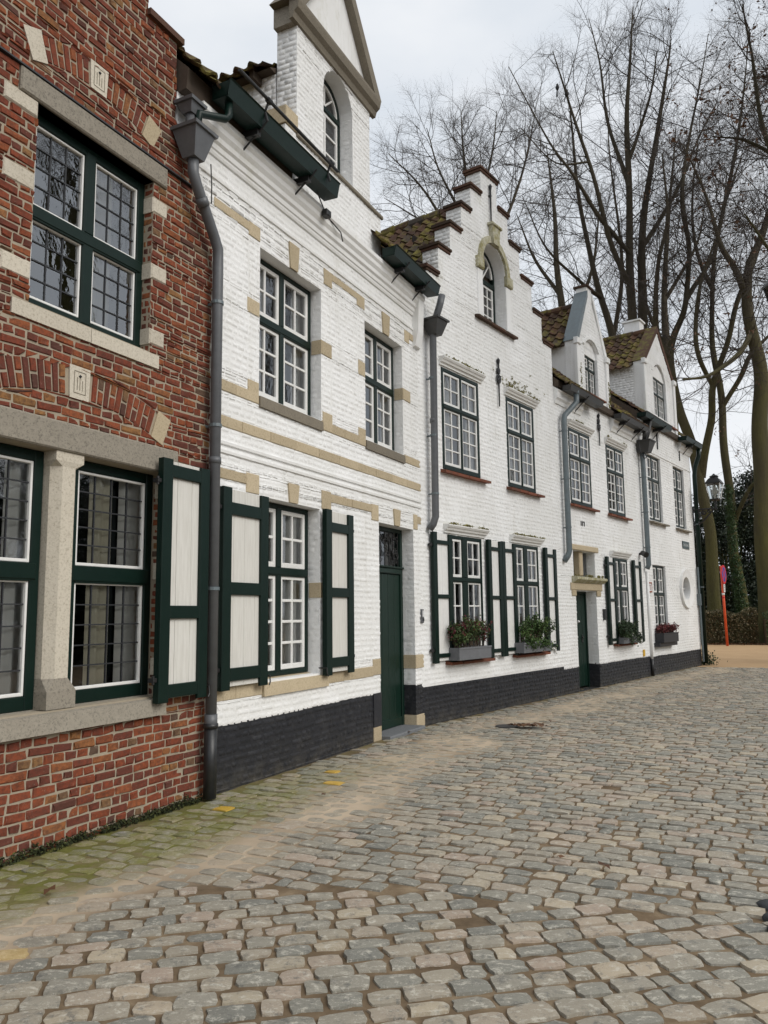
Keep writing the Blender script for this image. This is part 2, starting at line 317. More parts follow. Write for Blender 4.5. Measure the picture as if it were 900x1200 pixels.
def intervals(outl, holes, zb, zt):
    zm = (zb+zt)/2; res = []
    for p in outl:
        if p[0]-1e-6 <= zm <= p[1]+1e-6:
            lb, rb = lerp_piece(p, zb); lt, rt_ = lerp_piece(p, zt); cur = [(lb, lt, rb, rt_)]
            for h in holes:
                if not (h[0] < zm < h[1]): continue
                hlb, hrb = lerp_piece(h, max(zb, h[0])); hlt, hrt = lerp_piece(h, min(zt, h[1])); nx = []
                for (a, b, c_, d) in cur:
                    am, cm, hl, hr = (a+b)/2, (c_+d)/2, (hlb+hlt)/2, (hrb+hrt)/2
                    if hr <= am or hl >= cm: nx.append((a, b, c_, d)); continue
                    if hl > am+.004: nx.append((a, b, hlb, hlt))
                    if hr < cm-.004: nx.append((hrb, hrt, c_, d))
                cur = nx
            res += cur
    return res
def breaks(*ls):
    z = sorted({round(v, 5) for l_ in ls for p in l_ for v in (p[0], p[1])}); return z
def slab(mb, outl, holes, mt, o0=-.3, o1=0., low=None):
    zs = breaks(outl, holes, [(low[0], low[0])] if low else [])
    for zb, zt in zip(zs[:-1], zs[1:]):
        for lb, lt, rb, rt_ in intervals(outl, holes, zb, zt):
            mb.hexa([(lb, -o1, zb), (rb, -o1, zb), (rb, -o0, zb), (lb, -o0, zb)], [(lt, -o1, zt), (rt_, -o1, zt), (rt_, -o0, zt), (lt, -o0, zt)], low[1] if low and (zb+zt)/2 < low[0] else mt, .5)
def bricks(mb, outl, holes, mt, course=.068, joint=.0105, L_=.205, bond='english', out=.008, jit=.003, inset=.006, low=None, frame=None, wav=.002, seed=1, soft=None):
    soft = mt == 'white_brick' if soft is None else soft
    """one raised, slightly crooked face per brick; low=(z, material) paints the foot of the wall; frame maps (u,o,z) elsewhere (reveals)"""
    rg = random.Random(seed); zmin = min(p[0] for p in outl); zmax = max(p[1] for p in outl); umin = min(min(p[2:4]) for p in outl); umax = max(max(p[4:6]) for p in outl)
    zs = breaks(outl, holes); k = 0; z = zmin
    if frame: out *= .55
    fr0 = frame or (lambda u, o, z: (u, -o, z)); wv = .0 if frame else .0045
    fr = (lambda u, o, z: fr0(u, o, z+wv*math.sin(u*2.3+z*1.1)+wv*.6*math.sin(u*7.1+z*5.+1.))) if wv else fr0
    while z < zmax-.004:
        zt = min(z+course, zmax); cuts = [z+joint*.5]+[q for q in zs if z+.004 < q < zt-.004]+[zt-joint*.5]
        header = (k % 2 == 0) if bond == 'english' else False
        lay = []; u = umin-rg.random()*L_
        while u < umax:
            w_ = (L_*.5 if header else L_) if bond == 'english' else (L_ if (len(lay)+k) % 2 else L_*.52)
            w_ *= rg.uniform(.84, 1.14); lay.append((u, u+w_)); u += w_
        for ci in range(len(cuts)-1):
            zb_, zt_ = cuts[ci], cuts[ci+1]
            if ci > 0: zb_ += .002
            if zt_-zb_ < .006: continue
            ivs = intervals(outl, holes, zb_, zt_)
            for ua, ub in lay:
                cl = rg.random(); oo = out+rg.uniform(-jit, jit); tl = rg.uniform(-.0025, .0025)
                for lb, lt, rb, rt_ in ivs:
                    b0, b1 = max(ua+joint*.5, lb), min(ub-joint*.5, rb); t0, t1 = max(ua+joint*.5, lt), min(ub-joint*.5, rt_)
                    if b1-b0 < .012 and t1-t0 < .012: continue
                    b1 = max(b1, b0+.001); t1 = max(t1, t0+.001); j = lambda: rg.uniform(-wav, wav)
                    i_ = min(inset, (zt_-zb_)*.3)
                    ov = [fr(b0+j(), -.002, zb_+j()), fr(b1+j(), -.002, zb_+j()), fr(t1+j(), -.002, zt_+j()), fr(t0+j(), -.002, zt_+j())]
                    ii = min(i_, (b1-b0)*.3) ; it = min(i_, (t1-t0)*.3)
                    iv = [fr(b0+ii+j(), oo+tl, zb_+i_+j()), fr(b1-ii+j(), oo-tl, zb_+i_+j()), fr(t1-it+j(), oo-tl+j(), zt_-i_+j()), fr(t0+it+j(), oo+tl+j(), zt_-i_+j())]
                    mtt = low[1] if low and (zb_+zt_)/2 < low[0] else mt
                    mb.faces(ov+iv, [(4, 5, 6, 7), (0, 1, 5, 4), (1, 2, 6, 5), (2, 3, 7, 6), (3, 0, 4, 7)], mtt, cl, soft)
        z = zt; k += 1
def reveal(mb, ue, z0, z1, depth, side, mt, low=None, seed=3):
    """brick faces on a window jamb; side +1: the jamb on the right of the opening, which faces left"""
    fr = (lambda u, o, z: (ue-o, u, z)) if side > 0 else (lambda u, o, z: (ue+o, depth-u, z))
    mb2 = mb; bricks(mb2, rect(.004, depth, z0, z1), [], mt, frame=fr, low=low, seed=seed, out=.0025, jit=.0015, inset=.012)

# ------------------------------------------------------------ building parts
def window(ho, u0, u1, z0, z1, inset, tz, rows=(2, 4), cols=2, bar=.02, sf=.038, fw=.055, mul=.06, trn=.065, style='white', curtain=None, lights=2, frame='green_paint', archrise=0, label=None, botw=None, glass='glass'):
    """green timber frame; sash, pane, leading and curtain are its pieces; inset < 0 stands proud of the wall"""
    o1 = -inset; o0 = o1-.07; fb = MB(); botw = botw or fw
    fb.box(u0, u0+fw, z0, z1, o0, o1, frame, bev=.006); fb.box(u1-fw, u1, z0, z1, o0, o1, frame, bev=.006)
    fb.box(u0+fw, u1-fw, z1-fw, z1, o0, o1-.001, frame, bev=.006); fb.box(u0+fw, u1-fw, z0, z0+botw, o0, o1-.001, frame, bev=.006)
    zt0, zt1 = tz-trn/2, tz+trn/2
    if tz: fb.box(u0+fw*.5, u1-fw*.5, zt0, zt1, o0, o1+.014, frame, bev=.008); fb.box(u0+fw, u1-fw, zt0-.012, zt0+.01, o0+.01, o1+.006, frame, bev=.004)
    uc = (u0+u1)/2
    if lights == 2:
        if tz: fb.box(uc-mul/2, uc+mul/2, z0+botw*.5, zt0+.004, o0+.004, o1+.008, frame, bev=.012); fb.box(uc-mul/2, uc+mul/2, zt1-.004, z1-fw*.5, o0+.004, o1+.008, frame, bev=.012)
        else: fb.box(uc-mul/2, uc+mul/2, z0+botw*.5, z1-fw*.5, o0+.004, o1+.008, frame, bev=.012)
        us = [(u0+fw, uc-mul/2), (uc+mul/2, u1-fw)]
    else: us = [(u0+fw, u1-fw)]
    wd = fb.build('window', ho)
    if label: wd['label'] = label
    zr = [(zt1, z1-fw, rows[0]), (z0+botw, zt0, rows[1])] if tz else [(z0+botw, z1-fw, rows[1])]
    for (za, zb, nr) in zr:
        for (ua, ub) in us:
            sb = MB(); so1, so0 = o1-.012, o1-.05; ua_, ub_, za_, zb_ = ua+.002, ub-.002, za+.002, zb-.002
            s_ = sf
            sb.box(ua_, ua_+s_, za_, zb_, so0, so1, 'white_wood', bev=.004); sb.box(ub_-s_, ub_, za_, zb_, so0, so1, 'white_wood', bev=.004)
            sb.box(ua_+s_, ub_-s_, za_, za_+s_*1.25, so0, so1-.001, 'white_wood', bev=.004); sb.box(ua_+s_, ub_-s_, zb_-s_, zb_, so0, so1-.001, 'white_wood', bev=.004)
            ga, gb, gz0, gz1 = ua_+s_, ub_-s_, za_+s_*1.25, zb_-s_
            if style == 'white':
                for i in range(1, cols): x = ga+(gb-ga)*i/cols; sb.box(x-bar/2, x+bar/2, gz0-.003, gz1+.003, so0+.004, so1-.006, 'white_wood', bev=.004)
                for i in range(1, nr): y = gz0+(gz1-gz0)*i/nr; sb.box(ga-.003, gb+.003, y-bar/2, y+bar/2, so0+.006, so1-.009, 'white_wood', bev=.004)
            sa = sb.build('sash', wd)
            gp = MB(); go = (so0+so1)/2-.006; nc = cols
            for i in range(nc):
                for q in range(nr):
                    a0, a1 = ga+(gb-ga)*i/nc, ga+(gb-ga)*(i+1)/nc; b0, b1 = gz0+(gz1-gz0)*q/nr, gz0+(gz1-gz0)*(q+1)/nr; tx, ty = rnd.gauss(0, .0005), rnd.gauss(0, .0005)
                    gp.face([(a0, -(go-tx-ty), b0), (a1, -(go+tx-ty), b0), (a1, -(go+tx+ty), b1), (a0, -(go-tx+ty), b1)], glass)
            gp.build('pane', wd)
            if style == 'lead':
                lb = MB()
                for i in range(1, nc): x = ga+(gb-ga)*i/nc; lb.box(x-.005, x+.005, gz0, gz1, go-.008, go+.008, 'lead')
                for i in range(1, nr): y = gz0+(gz1-gz0)*i/nr; lb.box(ga, gb, y-.005, y+.005, go-.007, go+.009, 'lead')
                lb.build('leading', wd)
    if curtain:
        for (ca, cb, mt) in curtain:
            cb_ = MB(); n = max(6, int((cb-ca)*42)); ph = rnd.random()*6
            pr = [(ca+(cb-ca)*i/n, -(o0-.045+.022*math.sin(i*1.25+ph)+.012*math.sin(i*.5+ph*2))) for i in range(n+1)]
            vs = [(x, y, z0+.02) for x, y in pr]+[(x, y, z1-.02) for x, y in pr]
            cb_.faces(vs, [(i, i+1, n+2+i, n+1+i) for i in range(n)], mt); cb_.build('curtain', wd, True)
    return wd
def shutter(ho, u0, u1, z0, z1, o, rails, st=.095, rl=.1, boards=3, hinge=-1, board='shutter_board', label=None):
    fb = MB(); d = .028
    fb.box(u0, u0+st, z0-.03, z1, o+.02, o+.02+d, 'green_paint', bev=.005); fb.box(u1-st, u1, z0-.03, z1-.015, o+.02, o+.02+d, 'green_paint', bev=.005)
    for zc in rails: fb.box(u0+st, u1-st, zc-rl/2, zc+rl/2, o+.02, o+.018+d, 'green_paint', bev=.005)
    fb.box(u0-.002, u0+.03, z0-.028, z1-.002, o-.012, o+.0195, 'green_paint')
    s_ = fb.build('shutter', ho)
    if label: s_['label'] = label
    pb = MB(); wd = (u1-u0-.04)/boards
    for i in range(boards): pb.box(u0+.02+i*wd+.0015, u0+.02+(i+1)*wd-.0015, z0, z1-.012, o-.008, o+.0185+rnd.uniform(-.002, 0), board, bev=.003)
    pb.build('panel', s_)
    for zc in (z0+.16, z1-.2):
        hb = MB(); uh = u0 if hinge < 0 else u1; dr = -1 if hinge < 0 else 1
        hb.box(min(uh, uh+dr*.045), max(uh, uh+dr*.045), zc-.018, zc+.018, o-.03, o+.03, 'iron', bev=.004); hb.tube([(uh+dr*.03, -(o+.012), zc-.035), (uh+dr*.03, -(o+.012), zc+.035)], .012, 'iron')
        hb.build('hinge', s_)
    cb = MB(); uo = u1 if hinge < 0 else u0; cb.tube([(uo+(.02 if hinge < 0 else -.02), -.0, z0+.06), (uo+(.02 if hinge < 0 else -.02), -(o+.055), z0+.06), (uo+(.02 if hinge < 0 else -.02), -(o+.06), z0+.0), (uo, -(o+.062), z0-.03)], .008, 'iron', 6); cb.build('catch', s_)
    return s_
def gutter(ho, ua, ub, z, o0, o1, mt='green_paint', brk=2, h=.13):
    gb = MB(); t = .012
    gb.extrude_u([(o0, z), (o1-.02, z-.005), (o1+.015, z+h), (o1+.03, z+h+.012), (o1+.002, z+h+.012), (o1-.03, z+.012), (o0+t, z+.014), (o0+t, z+h), (o0, z+h)], ua, ub, mt)
    for uu in (ua, ub-.006): gb.prism([(uu, z+.003), (uu+.006, z+.003), (uu+.006, z+h), (uu, z+h)], o0+.006, o1-.012, mt)
    g_ = gb.build('gutter', ho)
    for i in range(brk):
        bb = MB(); uu = ua+(ub-ua)*(i+.5)/brk+rnd.uniform(-.06, .06)
        bb.tube([(uu, -.0, z-.28), (uu, -.05, z-.22), (uu, -(o0+.04), z-.1), (uu, -(o1-.05), z-.025), (uu, -(o1+.03), z+.05)], .011, 'iron', 6); bb.tube([(uu, 0, z-.08), (uu, -(o0+.08), z-.05)], .01, 'iron', 6)
        bb.box(uu-.03, uu+.03, z-.07, z-.006, .03, o1-.06, 'iron'); bb.build('gutter_bracket', g_)
    return g_
def downpipe(ho, pts, rad, mt, clips=(), sock=()):
    pb = MB(); pb.tube(pts, rad, mt, 12)
    for (p, q) in sock: pb.tube([p, q], rad+.006, mt, 12)
    d_ = pb.build('downpipe', ho, True)
    for c_ in clips:
        cb = MB(); cb.tube([(c_[0], c_[1], c_[2]-.015), (c_[0], c_[1], c_[2]+.015)], rad+.008, 'zinc', 12); cb.box(c_[0]-.015, c_[0]+.015, c_[2]-.01, c_[2]+.01, 0, -c_[1], 'zinc'); cb.build('pipe_clip', d_)
    return d_
def hopper(dp, u, o, z0, z1, w0, w1, mt, d0=None, d1=None, name='hopper'):
    d0 = d0 or w0; d1 = d1 or w1; hb = MB()
    def rg(w_, d_, z): return [(u-w_, -(o+d_), z), (u+w_, -(o+d_), z), (u+w_, -(o-d_), z), (u-w_, -(o-d_), z)]
    hb.hexa(rg(w0, d0, z0), rg(w1, d1, z1), mt); hb.hexa(rg(w1+.02, d1+.02, z1+.001), rg(w1+.025, d1+.025, z1+.03), mt)
    return hb.build(name, dp)
def hood(ho, ua, ub, z, h=.13):
    mb = MB(); n = 4
    pr = [(0, z), (.03, z), (.035, z+h*.28), (.065, z+h*.32), (.08, z+h*.55), (.095, z+h*.6), (.115, z+h*.8), (.115, z+h*.92), (0, z+h)]
    mb.extrude_u(pr, ua, ub, 'moulding'); return mb.build('hood_mould', ho)
def sill(ho, ua, ub, z, mt='red_sill', pieces=5, o=.11, h=.05):
    mb = MB()
    for i in range(pieces):
        a, b = ua+(ub-ua)*i/pieces+.003, ua+(ub-ua)*(i+1)/pieces-.003; oo = o+rnd.uniform(-.008, .008); zz = z+rnd.uniform(-.004, .004)
        mb.hexa([(a, -oo, zz), (b, -oo, zz), (b, .12, zz+.02), (a, .12, zz+.02)], [(a, -oo, zz+h*.8), (b, -oo, zz+h*.8), (b, .12, zz+h+.04), (a, .12, zz+h+.04)], mt)
    return mb.build('sill', ho)
def stones(ho, rects, mt, name='stone_band', o=.012, top=None):
    for r_ in rects:
        mb = MB(); u0_, u1_, z0_, z1_ = r_[:4]; n = max(1, round((u1_-u0_)/.5))
        for i in range(n): mb.box(u0_+(u1_-u0_)*i/n+(.002 if i else 0), u0_+(u1_-u0_)*(i+1)/n-(.002 if i < n-1 else 0), z0_, z1_, -.01, o+rnd.uniform(-.002, .003), mt, bev=.006)
        mb.build(name if u1_-u0_ > .3 else 'quoin_stone', ho)
def keystone(ho, u0_, u1_, z0_, z1_, mt='tan_stone', o=.02, tw=.03):
    mb = MB(); mb.prism([(u0_+tw, z0_), (u1_-tw, z0_), (u1_, z1_), (u0_, z1_)], -.01, o, mt); return mb.build('keystone', ho)
def tiles(mb, P0, U, V, mt='roof_tile', tw=.215, tl=.30):
    """pantiles over the parallelogram P0 + a U (along the eaves) + b V (up the slope)"""
    P0, U, V = Vector(P0), Vector(U), Vector(V); lu, lv = U.length, V.length; uh, vh = U/lu, V/lv; nh = uh.cross(vh).normalized()
    if nh.z < 0: nh = -nh
    nu, nv = max(1, round(lu/tw)), max(1, round(lv/tl)); cu, cv = lu/nu, lv/nv
    prof = [(0, .012), (.14, -.002), (.34, -.004), (.52, .012), (.68, .046), (.82, .058), (.94, .043), (1.04, .012)]
    for i in range(nu):
        for q in range(nv):
            j1, j2, j3 = rnd.uniform(-.006, .006), rnd.uniform(-.004, .008), rnd.uniform(-.012, .012); vs = []; n = len(prof)
            for (b, hh) in ((-.05, .03), (.45, .012), (1.0, -.002)):
                for (x, h) in prof: vs.append(tuple(P0+uh*(cu*(i+x)+j1)+vh*(cv*(q+b)+j3)+nh*(h+hh+j2)))
            for (x, h) in prof: vs.append(tuple(P0+uh*(cu*(i+x)+j1)+vh*(cv*(q-.05)+j3)+nh*(h+.004+j2)))
            fs = [(r_*n+k, r_*n+k+1, (r_+1)*n+k+1, (r_+1)*n+k) for r_ in range(2) for k in range(n-1)]+[(3*n+k, 3*n+k+1, k+1, k) for k in range(n-1)]
            mb.faces(vs, fs, mt, rnd.random())
def ridge_tiles(mb, A_, B_, mt='roof_tile', rad=.1):
    A_, B_ = Vector(A_), Vector(B_); n = max(1, round((B_-A_).length/.38)); d = (B_-A_)/n
    for i in range(n):
        p = A_+d*i; mb.tube([tuple(p), tuple(p+d*.97)], [rad*1.06, rad*.95], mt, 10)
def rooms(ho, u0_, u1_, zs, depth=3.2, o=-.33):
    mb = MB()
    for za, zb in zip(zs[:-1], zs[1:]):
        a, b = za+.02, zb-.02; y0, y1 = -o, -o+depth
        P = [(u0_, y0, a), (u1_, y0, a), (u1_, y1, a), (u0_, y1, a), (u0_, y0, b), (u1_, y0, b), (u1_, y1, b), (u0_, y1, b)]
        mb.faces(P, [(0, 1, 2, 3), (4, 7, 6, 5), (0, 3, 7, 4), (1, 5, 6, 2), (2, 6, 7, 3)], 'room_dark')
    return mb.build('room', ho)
def shell(ho, u0_, u1_, z1, depth, mt, name='side_wall'):
    mb = MB(); mb.box(u0_, u0_+.25, -.05, z1, -depth, -.301, mt); mb.box(u1_-.25, u1_, -.05, z1, -depth, -.301, mt); mb.box(u0_+.25, u1_-.25, -.05, z1, -depth, -depth+.25, mt)
    return mb.build(name, ho)
def anchor(ho, u, z0, z1, ring=True):
    mb = MB(); o = .035; mb.tube([(u, -o, z0), (u, -o, z1-.1)], [.012, .02], 'iron', 6); mb.tube([(u, -o, z1-.12), (u, -o, z1-.05), (u, -o, z1)], [.02, .035, .008], 'iron', 6)
    if ring:
        zc = z0+(z1-z0)*.56
        for dz, rr in ((0, .075), (.15, .05)): mb.tube([(u+rr*math.cos(t)*.8, -o, zc+dz+rr*math.sin(t)) for t in np.linspace(0, 2*math.pi, 13)], .017, 'iron', 6)
        mb.tube([(u-.06, -o-.01, zc-.03), (u+.06, -o-.01, zc+.06)], .014, 'iron', 6)
    mb.box(u-.02, u+.02, z1-.25, z1-.21, -.01, .05, 'iron'); return mb.build('wall_anchor', ho)
def roof_solid(ho, prof_pts, a, b, axis, mt='brown_wood', name='roof'):
    """closed prism under the tiles: axis 'u' = section (o, z) swept along the wall, axis 'o' = section (u, z) swept back"""
    mb = MB()
    (mb.extrude_u if axis == 'u' else mb.prism)(prof_pts, a, b, mt); return mb
def house(name, label, a, u_ref):
    OFF[0] = u_ref; h_ = thing(name, label, 'house', W(a, u_ref, 0), math.pi/2-a); return h_

# ============================================================ ground, street, paths (structure)
def dwall(x, y):
    p = np.stack([x, y], -1)-ORG; return np.minimum(p@fnrm(AA), p@fnrm(AB))
def vnoise(x, y, sc, seed=0):
    """smooth value noise"""
    rg = np.random.default_rng(seed); T = rg.random((64, 64)); X, Y = x*sc+100, y*sc+100; xi, yi = np.floor(X).astype(int), np.floor(Y).astype(int); fx, fy = X-xi, Y-yi; fx = fx*fx*(3-2*fx); fy = fy*fy*(3-2*fy)
    g_ = lambda a, b: T[a % 64, b % 64]
    return (g_(xi, yi)*(1-fx)+g_(xi+1, yi)*fx)*(1-fy)+(g_(xi, yi+1)*(1-fx)+g_(xi+1, yi+1)*fx)*fy
gm_ = MB(); gm_.face([(-250, -250, -.12), (250, -250, -.12), (250, 400, -.12), (-250, 400, -.12)], 'soil'); struct(gm_.build('ground'))
END_Y = lambda x: 22.95-.42*(x-9)          # where the setts stop and the sandy path starts
def fields(x, y):
    d = dwall(x, y); n1 = vnoise(x, y, .9, 1); n2 = vnoise(x, y, 2.3, 2)
    band = np.clip((d-.35)/.35, 0, 1)*np.clip((1.5-d+1.0*(n1-.5)-.035*np.clip(10-y, 0, 6)*0)/.6, 0, 1)
    dust = np.clip(band*(.55+.9*n2), 0, 1)
    far = np.clip((y-9)/10, 0, 1); dust = np.maximum(dust, .38*far*n2)
    mossy = np.clip((.95-d+.5*(n1-.5))/.35, 0, 1)*np.clip((9.3-y)/2.2, 0, 1); mossy = np.maximum(mossy, np.clip((.22-d)/.15, 0, 1)*.5*n2)
    dust = dust*(1-.8*mossy)
    return d, dust, mossy, n1, n2
# sand bed between the setts
xs = np.arange(-5, 16, .085); ys = np.arange(.8, 26, .085); X, Y = np.meshgrid(xs, ys)
d_, du_, mo_, n1_, n2_ = fields(X, Y)
Z = -.0045+.008*du_+.0015*mo_+.007*(vnoise(X, Y, 3.1, 5)-.5)+.008*(vnoise(X, Y, 9., 6)-.5)
Z = np.where(Y > END_Y(X)+.1, -.05, Z)
ny, nx = X.shape; idx = np.arange(nx*ny).reshape(ny, nx)
keep = (d_[:-1, :-1] > -.5)
q = np.stack([idx[:-1, :-1], idx[:-1, 1:], idx[1:, 1:], idx[1:, :-1]], -1)[keep]
struct(mesh_obj('sand_bed', np.stack([X, Y, Z], -1).reshape(-1, 3), q, ['sand'], None, {'dust': du_.ravel(), 'moss': mo_.ravel()}, None, True))
# setts
axis = [(1.05, 4.35, R(26))]; ds = .02
def make_axis(p0, h0, h1, L0, L1):
    pts = []; s_ = L0; x, y = p0
    S = np.arange(L0, L1, ds); hd = h0+(h1-h0)*np.clip(S/9., 0, 1); dx, dy = np.sin(hd)*ds, np.cos(hd)*ds; i0 = int(round(-L0/ds))
    xx, yy = np.cumsum(dx), np.cumsum(dy); xx += p0[0]-xx[i0]; yy += p0[1]-yy[i0]; return S, xx, yy, hd
def mapper(ax):
    S, xx, yy, hd = ax
    def f_(s_, t):
        i = np.clip(((s_-S[0])/ds), 0, len(S)-1.001); x = np.interp(i, np.arange(len(S)), xx); y = np.interp(i, np.arange(len(S)), yy); h = np.interp(i, np.arange(len(S)), hd)
        return x+np.cos(h)*t, y-np.sin(h)*t
    return f_
SEAM = np.array([(-6, 5.2), (-1.56, 4.98), (.32, 4.83), (.86, 4.56), (1.87, 4.33), (8, 3.4)])
def sett_field(fm, s0, s1, t0, t1, side, course, seed):
    rg = np.random.default_rng(seed); out = []; s_ = s0
    while s_ < s1:
        h = course*rg.uniform(.92, 1.1); t = t0-rg.random()*.2
        while t < t1:
            w_ = rg.uniform(.15, .22)
            if rg.random() < .06: w_ *= .6
            if rg.random() > .003: out.append((s_, s_+h, t, t+w_, rg.uniform(-.012, .012)))
            t += w_
        s_ += h
    A_ = np.array(out); g_ = .0100; gr_ = .0150 if side < 0 else .0135; j = lambda: rg.uniform(-.0075, .0075, len(A_))
    sc_, tc_ = (A_[:, 0]+A_[:, 1])/2, (A_[:, 2]+A_[:, 3])/2; cx, cy = fm(sc_, tc_)
    seam = np.interp(cx, SEAM[:, 0], SEAM[:, 1]); ok = (cy > seam+.04) if side > 0 else (cy < seam+.12)
    d = dwall(cx, cy); ok &= (d > .10) & (cy < END_Y(cx)-.05) & (cy > 1.2) & (cx < 1.8+.56*cy+1.6)
    cor = []
    for a, b in ((0, 2), (0, 3), (1, 3), (1, 2)):
        gs = gr_ if a == 0 else -gr_; gt = g_ if b == 2 else -g_
        x, y = fm(A_[:, a]+gs+j()+A_[:, 4], A_[:, b]+gt+j()); cor.append(np.stack([x, y], -1))
    return np.stack(cor, 1)[ok], cx[ok], cy[ok]
mf = mapper(make_axis((1.05, 4.4), R(25), R(36), -3., 30.)); mn = mapper(make_axis((.4, 4.6), R(-12), R(-12), -6., 3.))
C1, cx1, cy1 = sett_field(mf, -2.5, 27, -5.5, 9, 1, .142, 11); C2, cx2, cy2 = sett_field(mn, -4., 1.6, -4, 6, -1, .137, 12)
near_ = np.interp(cx2, SEAM[:, 0], SEAM[:, 1])-cy2 < .5; far_ = cy1-np.interp(cx1, SEAM[:, 0], SEAM[:, 1]) < .5; hh = R(24); ok2 = np.ones(len(cx2), bool)
for i in np.where(near_)[0]:
    dx, dy = cx1[far_]-cx2[i], cy1[far_]-cy2[i]; ok2[i] = not np.any((np.abs(dx*math.sin(hh)+dy*math.cos(hh)) < .112) & (np.abs(dx*math.cos(hh)-dy*math.sin(hh)) < .155))
C2, cx2, cy2 = C2[ok2], cx2[ok2], cy2[ok2]
CC = np.concatenate([C1, C2]); cx, cy = np.concatenate([cx1, cx2]), np.concatenate([cy1, cy2]); n = len(CC)
G = np.array([0, .33, .67, 1.]); rg = np.random.default_rng(5)
d_, du_, mo_, n1_, n2_ = fields(cx, cy)
ht = .0085+rg.uniform(-.005, .005, n)-.002*mo_; tx, ty = rg.uniform(-.0035, .0035, n), rg.uniform(-.0035, .0035, n)
V = np.zeros((n, 28, 3)); wob = rg.uniform(-.0075, .0075, (n, 4, 4, 2))
for a, ga in enumerate(G):
    for b, gb in enumerate(G):
        ba, bb = a in (0, 3), b in (0, 3); pull = .07 if ba and bb else 0.
        ea, eb = .5+(ga-.5)*(1-pull), .5+(gb-.5)*(1-pull); w00, w01, w11, w10 = (1-ea)*(1-eb), (1-ea)*eb, ea*eb, ea*(1-eb); k = a*4+b
        V[:, k, :2] = CC[:, 0]*w00+CC[:, 1]*w01+CC[:, 2]*w11+CC[:, 3]*w10+wob[:, a, b]
        V[:, k, 2] = ht-(.006 if ba and bb else .0035 if ba or bb else 0)+tx*(ga-.5)*2+ty*(gb-.5)*2+rg.uniform(-.0016, .0016, n)
ring = [0, 1, 2, 3, 7, 11, 15, 14, 13, 12, 8, 4]; cen = V[:, :16, :2].mean(1)
for q_, k in enumerate(ring): V[:, 16+q_] = V[:, k]; V[:, 16+q_, :2] += (V[:, k, :2]-cen)*.05; V[:, 16+q_, 2] = -.03
q = np.array([(a*4+b, a*4+b+1, (a+1)*4+b+1, (a+1)*4+b) for a in range(3) for b in range(3)]+[(ring[k], 16+k, 16+(k+1) % 12, ring[(k+1) % 12]) for k in range(12)])
FF = (q[None]+np.arange(n)[:, None, None]*28).reshape(-1, 4); rep = lambda x: np.repeat(x, 21)
mark = np.zeros(n)
for (mx_, my_) in ((-1.32, 6.81), (-.64, 8.38), (-.56, 7.8)): mark[np.argmin((cx-mx_)**2+(cy-my_)**2)] = .72
mark[np.argmin((cx+1.78)**2+(cy-4.02)**2)] = .35
rv = rg.random(n); rv = np.where((d_ > 1.6) | (cy > 12), rv, rv*.8)
st_ = struct(mesh_obj('cobbled_street', V.reshape(-1, 3), FF, ['cobble'], None, {'rnd': rep(rv), 'dust': rep(du_*rg.uniform(.4, 1., n)), 'moss': rep(mo_), 'mark': rep(mark)}, None, True))
st_.data.set_sharp_from_angle(angle=R(42))
# sandy path past the last house, soil strip under the hedge
pm = MB(); pm.faces([(7.2, 22.9, -.02), (9, 23.0, -.02), (16, 20., -.02), (40, 14, -.02), (60, 40, .0), (30, 36.2, .0), (17.9, 36.4, .0), (14.5, 39.2, .0), (11., 44., 0), (4., 44., 0.)], [tuple(range(10))], 'path_sand'); struct(pm.build('sandy_path'))
pm = MB(); pm.faces([(11, 44, .003), (14.5, 39.2, .01), (17.9, 36.4, .01), (30, 36.2, .01), (60, 40, .01), (80, 90, .02), (-20, 90, .02)], [tuple(range(7))], 'soil'); struct(pm.build('park_ground'))

# ============================================================ red brick house
bh = house('brick_house', 'red brick house with leaded windows and stone cross posts, nearest the camera', AA, -7.)
outl = [(-.1, 5.4, -10.2, -10.2, -4.885, -4.885), (5.4, 6.15, -10.2, -10.2, -4.885, -5.45), (6.15, 6.92, -10.2, -10.2, -5.45, -5.45), (6.92, 7.6, -9.0, -9.0, -5.83, -5.83), (7.6, 8.3, -8.6, -8.6, -6.2, -6.2), (8.3, 9., -8.2, -8.2, -6.6, -6.6)]
lowL, lowR = rect(-7.52, -6.62, .95, 2.83), rect(-6.38, -5.47, .95, 2.83); upw = rect(-6.93, -5.70, 3.86, 5.41)
mb = MB(); slab(mb, outl, rect(-7.52, -5.47, .95, 2.83)+upw, 'mortar', -.3, 0)
blkU = [(-7.22, -6.93, 5.28, 5.41), (-7.20, -6.93, 4.70, 4.84), (-7.18, -6.93, 4.02, 4.16), (-5.70, -5.53, 5.13, 5.27), (-5.70, -5.52, 4.52, 4.66), (-5.70, -5.53, 3.93, 4.07)]
blkL = [(-5.47, -5.36, 2.62, 2.76), (-5.47, -5.36, 1.92, 2.06), (-5.47, -5.36, 1.12, 1.26)]
RL, RU = archring(-6.45, 3.50, 2.65, .235, R(21.5)), archring(-6.37, 6.07, 1.78, .22, R(23))
ex = lowL+lowR+upw+rect(-7.66, -5.33, 2.83, 3.05)+rect(-7.66, -5.46, .80, .95)+rect(-7.10, -5.55, 5.41, 5.60)+rect(-7.08, -5.60, 3.73, 3.86)+rect(-6.62, -6.38, .95, 2.83)
for b in blkU+blkL: ex += rect(*b)
bricks(mb, outl, ex+RL+RU, 'brick', seed=21, out=.009, jit=.005, wav=.0075, inset=.008)
